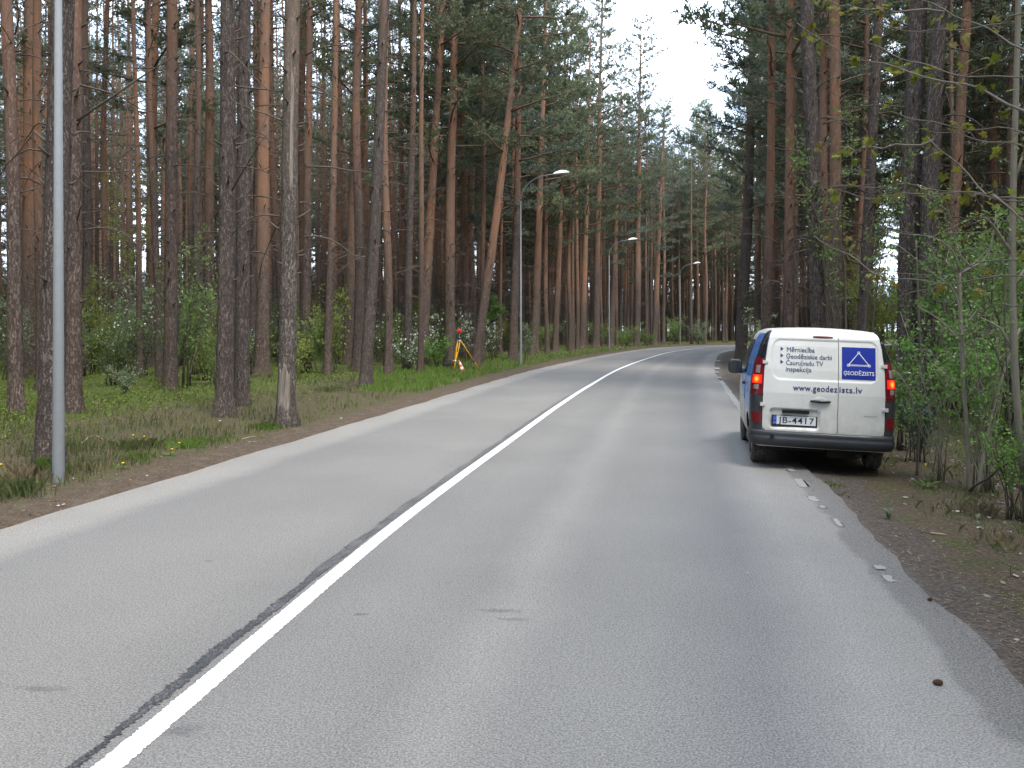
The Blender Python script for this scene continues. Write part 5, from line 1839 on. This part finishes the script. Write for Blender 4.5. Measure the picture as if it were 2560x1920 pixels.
def blades(P, r, hgt, wid, bend=0.5):
    n = len(P)
    z = height(P) - 0.01
    base = np.column_stack([P, z])
    a = r.uniform(0, 6.28, n)
    d = np.stack([np.cos(a), np.sin(a), 0 * a], 1)
    s = np.stack([-d[:, 1], d[:, 0], 0 * a], 1) * wid[:, None]
    b = r.uniform(0.1, 1.0, n)[:, None] * bend
    m1 = base + np.array((0, 0, 1)) * hgt[:, None] * 0.6 + d * hgt[:, None] * b * 0.35
    tp = base + np.array((0, 0, 1)) * hgt[:, None] * (1 - b * 0.35) + d * hgt[:, None] * b
    return np.stack([base - s, base + s, m1 + s * 0.7, tp, m1 - s * 0.7], 1)

nz = lambda P, f, s: 0.5 + 0.5 * np.sin(P[:, 0] * f + s) * np.cos(P[:, 1] * f * 0.8 - s) + 0.3 * np.sin(P[:, 0] * f * 2.3 - P[:, 1] * f * 1.9 + s)
P, dl, dr, r = scatter_uv(40000, 61, 8.3, 70, -40, 1900, lambda dl, dr, P: (dl > 0.75) & (dl < 7.5))
clump = nz(P, 2.3, 0.7)
keep = r.uniform(size=len(P)) < np.clip(clump * 1.1, 0.12, 1) * np.clip((dl - 0.5) / 0.8, 0, 1)
P, dl, clump = P[keep], dl[keep], clump[keep]
hg = r.uniform(0.05, 0.17, len(P)) * (0.7 + 0.6 * clump) * (1 + 0.3 * (P[:, 1] > 25))
wd = 0.0028 + 0.00028 * P[:, 1]
dry = r.uniform(size=len(P)) < 0.24
for msk, nm, mt, lb in ((~dry, 'grass', 'grass', 'short green grass along the left verge'), (dry, 'dry_grass', 'dry_grass' if False else 'grass_dry', 'dry straw-coloured grass mixed into the left verge')):
    e = MB()
    e.quads(blades(P[msk], r, hg[msk], wd[msk]))
    tag(e.build(nm, M[mt], smooth=False), lb, 'grass', kind='stuff')
# fresher grass tufts close to the road and at the tripod and lamps
def tuft(px, py, n, spread, h, seed, label, Y=None, mat='grass', group=None):
    r = np.random.default_rng(seed)
    x, Y = G(px, py) if Y is None else ((px - CX) / FPX * Y, Y)
    t = MB()
    Pp = np.array((x, Y)) + r.normal(size=(n, 2)) * spread
    B_ = blades(Pp, r, r.uniform(0.5, 1, n) * h, np.full(n, 0.004 + 0.00025 * Y), 0.7)
    z0 = gz(x, Y)
    t.quads(B_ - (x, Y, z0))
    o = t.build('grass_tuft', M[mat], smooth=False, loc=(x, Y, z0))
    tag(o, label, 'grass tuft', group)
P, dl, dr, r = scatter_uv(26000, 62, 24, 95, 900, 1800, lambda dl, dr, P: (dl > 0.9) & (dl < 5.5))
e = MB()
e.quads(blades(P, r, r.uniform(0.08, 0.26, len(P)), 0.005 + 0.0004 * P[:, 1]))
M['grass_fresh'] = leaf_mat('fresh_grass', (0.10, 0.19, 0.03), (0.15, 0.26, 0.05), (0.17, 0.22, 0.06), 0.4, 0.7)
tag(e.build('fresh_grass', M['grass_fresh'], smooth=False), 'fresh green grass strip between tripod and far lamps', 'grass', kind='stuff')
for k, (px, py, n, sp, h, lb, mt) in enumerate([
        (340, 1128, 170, 0.16, 0.22, 'broad bluish-green grass tuft below the dandelions at left', 'grass'),
        (455, 1122, 150, 0.16, 0.18, 'green grass tuft right of the dandelions at left', 'grass_fresh'),
        (345, 1152, 120, 0.14, 0.14, 'low green tuft by the dirt edge, under the dandelions', 'grass_fresh'),
        (22, 1245, 190, 0.16, 0.26, 'tall grass tuft at the left picture edge', 'grass'),
        (60, 1215, 60, 0.10, 0.34, 'long dry grass tuft left of the near lamp foot', 'grass_dry'),
        (116, 1185, 40, 0.05, 0.26, 'pale green tuft at the foot of the big pine by the near lamp', 'grass_fresh'),
        (665, 1075, 120, 0.16, 0.18, 'green grass tuft at the left foot of the peeled pine', 'grass_fresh'),
        (520, 1108, 100, 0.2, 0.12, 'low clover-green tuft between the dandelions and the peeled pine', 'grass_fresh'),
        (830, 985, 150, 0.3, 0.2, 'bluish grass tuft between the peeled and the slanting pine', 'grass'),
        (1135, 927, 240, 0.35, 0.26, 'bright grass tuft around the front leg of the tripod', 'grass_fresh'),
        (2070, 1205, 60, 0.09, 0.07, 'small moss-green tuft on the soil behind the van', 'grass_fresh'),
        (2085, 1228, 50, 0.1, 0.06, 'lower moss-green tuft on the soil behind the van', 'grass'),
        (2440, 1270, 60, 0.12, 0.2, 'straw tuft at the foot of the slanting grey sapling', 'grass_dry'),
        (2520, 1340, 70, 0.14, 0.16, 'straw tuft at the right picture edge', 'grass_dry')]):
    tuft(px, py, n, sp, h, 900 + k, lb, mat=mt)

P, dl, dr, r = scatter_uv(26000, 71, 3.4, 24, 1880, 2660, lambda dl, dr, P: (dr > 1.0) & (dr < 6))
keep = r.uniform(size=len(P)) < np.clip((dr - 0.9) / 2.2, 0.02, 1) * np.clip(nz(P, 3.1, 1.9), 0.05, 1)
P = P[keep]
e = MB()
e.quads(blades(P, r, r.uniform(0.04, 0.15, len(P)), 0.0022 + 0.0003 * P[:, 1], 0.8))
tag(e.build('sparse_grass', M['grass'], smooth=False), 'sparse thin grass between the leaf litter of the right verge', 'grass', kind='stuff')

# bilberry and moss cover of the forest floor, right and left
P, dl, dr, r = scatter_uv(120000, 63, 6.5, 80, -60, 2640, lambda dl, dr, P: ((dl > 3.6) & (P[:, 1] > 12)) | (dr > 2.5))
w = nz(P, 0.9, 2.1)
edge = np.where(dl > 0, dl, dr)
keep = r.uniform(size=len(P)) < np.clip(0.35 + 0.8 * w, 0.15, 1) * np.clip((edge - np.where(dl > 0, 3.2, 2.2)) / 2.5, 0.05, 1)
P, w, edge = P[keep], w[keep], edge[keep]
z = height(P) + r.uniform(0.0, 1.0, len(P)) * np.clip((edge - 3.0) / 4, 0.2, 1) * (0.14 + 0.22 * np.clip(w, 0, 1))
e = MB()
cs = np.column_stack([P, z])
sz = (0.03 + 0.0016 * P[:, 1])[:, None]
D = r.normal(size=(len(cs), 3)); D[:, 2] = np.abs(D[:, 2]) * 0.5
D /= np.linalg.norm(D, axis=1)[:, None]
S = np.cross(D, r.normal(size=(len(cs), 3))); S /= np.linalg.norm(S, axis=1)[:, None]
e.quads(np.stack([cs, cs + D * sz * 0.5 + S * sz * 0.35, cs + D * sz, cs + D * sz * 0.5 - S * sz * 0.35], 1))
tag(e.build('bilberry_cover', M['bilberry'], smooth=False), 'bright green bilberry cover on the forest floor under the pines', 'ground cover', kind='stuff')

# leaf litter of the right verge, needles and bits on both dirt strips
P, dl, dr, r = scatter_uv(26000, 64, 3.2, 24, -40, 2640, lambda dl, dr, P: (dr > 0.5) | ((dl > 0.1) & (dl < 4.5)))
keep = r.uniform(size=len(P)) < np.where(dl > 0, 0.10, np.clip((dr - 0.9) / 1.5, 0.03, 1)) * np.clip(nz(P, 2.9, 0.4), 0.15, 1)
P = P[keep]
cs = np.column_stack([P, height(P) + 0.012])
e = MB()
Q = leaves(cs, r, 0.055, 0.0, 0.7)
Q[..., 2] = cs[:, None, 2] + (Q[..., 2] - cs[:, None, 2]) * 0.35 + 0.004
e.quads(Q)
tag(e.build('leaf_litter', M['litter'], smooth=False), 'pale dead leaves strewn along both verges', 'leaf litter', kind='stuff')
P, dl, dr, r = scatter_uv(22000, 65, 3.3, 26, -40, 2640, lambda dl, dr, P: ((dl > 0.02) & (dl < 3.5)) | ((dr > 0.12) & (dr < 3.2)))
cs = np.column_stack([P, height(P) + 0.006])
a = r.uniform(0, 6.28, len(P))
d = np.stack([np.cos(a), np.sin(a), r.normal(size=len(P)) * 0.15], 1) * r.uniform(0.015, 0.045, (len(P), 1))
s = np.stack([-np.sin(a), np.cos(a), 0 * a], 1) * (0.0016 + 0.00022 * P[:, 1:2])
e = MB()
e.quads(np.stack([cs - s, cs + s, cs + d + s, cs + d - s], 1))
M['needle_litter'] = leaf_mat('needle_litter', (0.13, 0.09, 0.06), (0.24, 0.17, 0.11), (0.36, 0.29, 0.21), 0.05, 3.0)
tag(e.build('needle_litter', M['needle_litter'], smooth=False), 'brown pine needles scattered over the dirt beside the road', 'needle litter', kind='stuff')

# ------------------------------------------------------------------ small things, one by one
def dandelion(px, py, h, label, seed, open_=True, nl=7, ll=0.11):
    """photograph position of its foot"""
    r = np.random.default_rng(seed)
    x, Y = G(px, py)
    t = thing('dandelion', label, 'dandelion', (x, Y, gz(x, Y)), (0, 0, r.uniform(0, 6.28)), 'dandelions on the verges')
    e = MB()
    tip = np.array((0.03, 0.0, h))
    e.tube([(0, 0, -0.02), tip * (0.3, 1, 0.5), tip], [0.004, 0.0035, 0.003], 6)
    e.build('stem', M['grass_fresh'], t)
    e = MB()
    if open_:
        e.lathe([(0.0, 0.014), (0.011, 0.010), (0.017, 0.004), (0.010, -0.008), (0.0, -0.012)], tip, 'z', 14)
        for k in range(18):
            a = k * math.pi / 9
            c, s_ = math.cos(a), math.sin(a)
            e.add([tip + (c * 0.012 - s_ * 0.004, s_ * 0.012 + c * 0.004, 0.006), tip + (c * 0.012 + s_ * 0.004, s_ * 0.012 - c * 0.004, 0.006), tip + (c * 0.024, s_ * 0.024, 0.004)], [np.array((0, 1, 2))])
    else:
        e.lathe([(0.0, 0.03), (0.008, 0.026), (0.010, 0.006), (0.006, -0.004), (0.0, -0.004)], tip, 'z', 10)
    e.build('flower', M['dandelion'], t)
    for k in range(nl):
        a = k * 6.28 / nl + r.normal() * 0.2
        L = ll * r.uniform(0.7, 1.2)
        up = r.uniform(0.4, 1.1)
        d = np.array((math.cos(a), math.sin(a), 0))
        s_ = np.array((-d[1], d[0], 0))
        tt = np.linspace(0, 1, 6)
        wv = np.array((0.2, 0.5, 0.35, 0.8, 0.6, 0.05)) * 0.016 * L / 0.11
        mid = d * L * tt[:, None] * 0.9 + np.array((0, 0, 1)) * (L * (up * tt - 0.55 * up * tt ** 2))[:, None]
        e = MB()
        e.grid(np.stack([mid - s_ * wv[:, None], mid - (0, 0, 0.003), mid + s_ * wv[:, None]], 1))
        e.build('leaf', M['grass_fresh'], t)
dandelion(338, 1108, 0.09, 'left one of the upper pair of yellow dandelions beside the near lamp', 1)
dandelion(359, 1110, 0.08, 'right one of the upper pair of yellow dandelions beside the near lamp', 2)
dandelion(443, 1126, 0.08, 'yellow dandelion farthest right on the left verge', 3)
dandelion(426, 1142, 0.09, 'yellow dandelion just below the one farthest right', 4)
dandelion(308, 1176, 0.08, 'yellow dandelion lowest in the left verge, at the dirt edge right of the lamp foot', 5)
dandelion(9, 1190, 0.09, 'yellow dandelion at the left picture edge', 6)
dandelion(2316, 1203, 0.26, 'tall dandelion with a closed yellow bud right behind the van', 7, False, 6, 0.20)

def rosette(px, py, label, seed, n, L):
    r = np.random.default_rng(seed)
    x, Y = G(px, py)
    t = thing('leafy_plant', label, 'plant', (x, Y, gz(x, Y)), group='young leafy plants on the right verge')
    for k in range(n):
        a = k * 6.28 / n + r.normal() * 0.3
        l = L * r.uniform(0.7, 1.15)
        d = np.array((math.cos(a), math.sin(a), 0)) * r.uniform(0.25, 0.6)
        s_ = np.array((-math.sin(a), math.cos(a), 0))
        tt = np.linspace(0, 1, 6)
        wv = np.array((0.3, 0.8, 1.0, 0.9, 0.6, 0.05)) * 0.016 * L / 0.12
        mid = d * l * (tt ** 1.5)[:, None] + np.array((0, 0, 1)) * (l * (tt - 0.25 * tt ** 3))[:, None]
        e = MB()
        e.grid(np.stack([mid - s_ * wv[:, None], mid + d * 0.02, mid + s_ * wv[:, None]], 1))
        e.build('leaf', M['leaf_grey'], t)
rosette(2222, 1281, 'pale upright plant with a few leaves on the dirt between van and road edge', 1, 6, 0.15)
rosette(2330, 1190, 'broad-leaved plant close behind the tall dandelion', 2, 5, 0.16)
rosette(2443, 1283, 'small pale plant left of the litter at the right picture edge', 3, 4, 0.10)
rosette(2466, 1262, 'small pale plant below the slanting grey sapling', 4, 4, 0.10)

def stick(pts, r0, label, seed, mat='dead_twig', z=0.012, cat='stick'):
    P = np.array([(*G(a, b), 0.0) for a, b in pts])
    P[:, 2] = height(P[:, :2]) + z
    base = P[0].copy()
    e = MB()
    Q = catmull(P - base, 0.05)
    rr = np.random.default_rng(seed)
    Q += rr.normal(size=Q.shape) * 0.002
    e.tube(Q, np.linspace(r0, r0 * 0.5, len(Q)), 6)
    o = e.build('stick', M[mat], loc=base)
    tag(o, label, cat, 'fallen sticks')
M['pale_stick'] = twig_mat('pale_stick', (0.30, 0.23, 0.15), (0.45, 0.36, 0.25))
stick([(2326, 1317), (2346, 1319), (2366, 1321)], 0.009, 'short pale stick lying on the right verge', 1, 'pale_stick')
stick([(2290, 1309), (2310, 1314), (2327, 1317)], 0.004, 'thin dark twig touching the left end of the pale stick', 2)
stick([(201, 1119), (215, 1107), (224, 1100), (244, 1098), (258, 1106)], 0.008, 'curved pale twig right of the near lamp post', 3, 'pale_stick')
stick([(605, 1102), (622, 1097), (640, 1094)], 0.008, 'straight pale stick on the dirt left of the peeled pine', 4, 'pale_stick')
stick([(652, 1097), (668, 1097), (678, 1095)], 0.006, 'short dark stick on the dirt right of the pale one by the peeled pine', 5)
stick([(2480, 1740), (2494, 1743), (2505, 1745)], 0.004, 'pale twig on the wet soil at the lower right', 6, 'pale_stick')
# bough propped between the saplings
e = MB()
a_, b_ = PX(2413, 1204, 9.75), PX(2562, 1126, 8.9)
a_[2] = gz(a_[0], a_[1])
Q = np.linspace(0, 1, 9)[:, None] * (b_ - a_)
Q += np.random.default_rng(3).normal(size=Q.shape) * 0.008
e.tube(Q, np.linspace(0.016, 0.010, 9), 7)
tag(e.build('fallen_bough', M['dead_twig'], loc=a_), 'fallen bough slanting from the forked sapling to the right edge', 'bough')

def pine_cone(px, py, s, label):
    x, Y = G(px, py)
    t = thing('pine_cone', label, 'pine cone', (x, Y, 0.002 + 0.5 * s * 0.5), (R(86), 0.15, R(70)))
    e = MB()
    n = 9
    e.lathe([(0.0, -0.5 * s), (0.18 * s, -0.42 * s), (0.25 * s, -0.15 * s), (0.22 * s, 0.15 * s), (0.10 * s, 0.42 * s), (0.0, 0.5 * s)], n=12)
    e.build('core', M['cone_scale'], t)
    sc = MB()
    for i in range(9):
        h = -0.42 + 0.1 * i
        rad = 0.27 * math.sqrt(max(0.05, 1 - (h * 2.15) ** 2))
        for k in range(7):
            a = k * 6.28 / 7 + i * 0.45
            c = np.array((math.cos(a) * rad * s, math.sin(a) * rad * s, h * s))
            sc.box(c, (0.13 * s, 0.13 * s, 0.05 * s), rot=Matrix.Rotation(a, 3, 'Z') @ Matrix.Rotation(-0.7, 3, 'Y'))
    o = sc.build('scales', M['cone_scale'], t, smooth=False)
M['cone_scale'] = plain('cone_scale', (0.085, 0.045, 0.028), 0.8)
pine_cone(2345, 1713, 0.05, 'brown pine cone lying on the asphalt near the right edge')
pine_cone(2325, 1502, 0.035, 'small brown pine cone on the wet soil at the right of the road')

M['scrap'] = plain('scrap_paper', (0.42, 0.41, 0.38), 0.8)
def scrap(px, py, w, l, label, seed):
    r = np.random.default_rng(seed)
    x, Y = G(px, py)
    e = MB()
    X, Z = np.meshgrid(np.linspace(-w / 2, w / 2, 5), np.linspace(-l / 2, l / 2, 4))
    P = np.stack([X, Z, 0.006 + 0.01 * np.abs(r.normal(size=X.shape)) * 0.7], -1)
    e.grid(P, skirt=(0, 0, -0.002))
    o = e.build('paper_scrap', M['scrap'], smooth=False, loc=(x, Y, max(gz(x, Y), 0.0 if abs(x) < 2.2 and x > -3 else -1)))
    o.rotation_euler = (0, 0, r.uniform(0, 3))
    tag(o, label, 'paper scrap', 'scraps of litter')
scrap(145, 1264, 0.05, 0.025, 'white scrap on the dirt below the near lamp post', 1)
scrap(624, 1107, 0.06, 0.03, 'white scrap on the dirt by the peeled pine', 2)
scrap(2030, 1212, 0.02, 0.02, 'tiny white speck of paper on the soil behind the van', 3)
scrap(2450, 1304, 0.05, 0.035, 'crumpled pale scrap in the litter at the right', 4)
scrap(1869, 1436, 0.015, 0.012, 'tiny white chip lying on the asphalt in the right lane', 5)
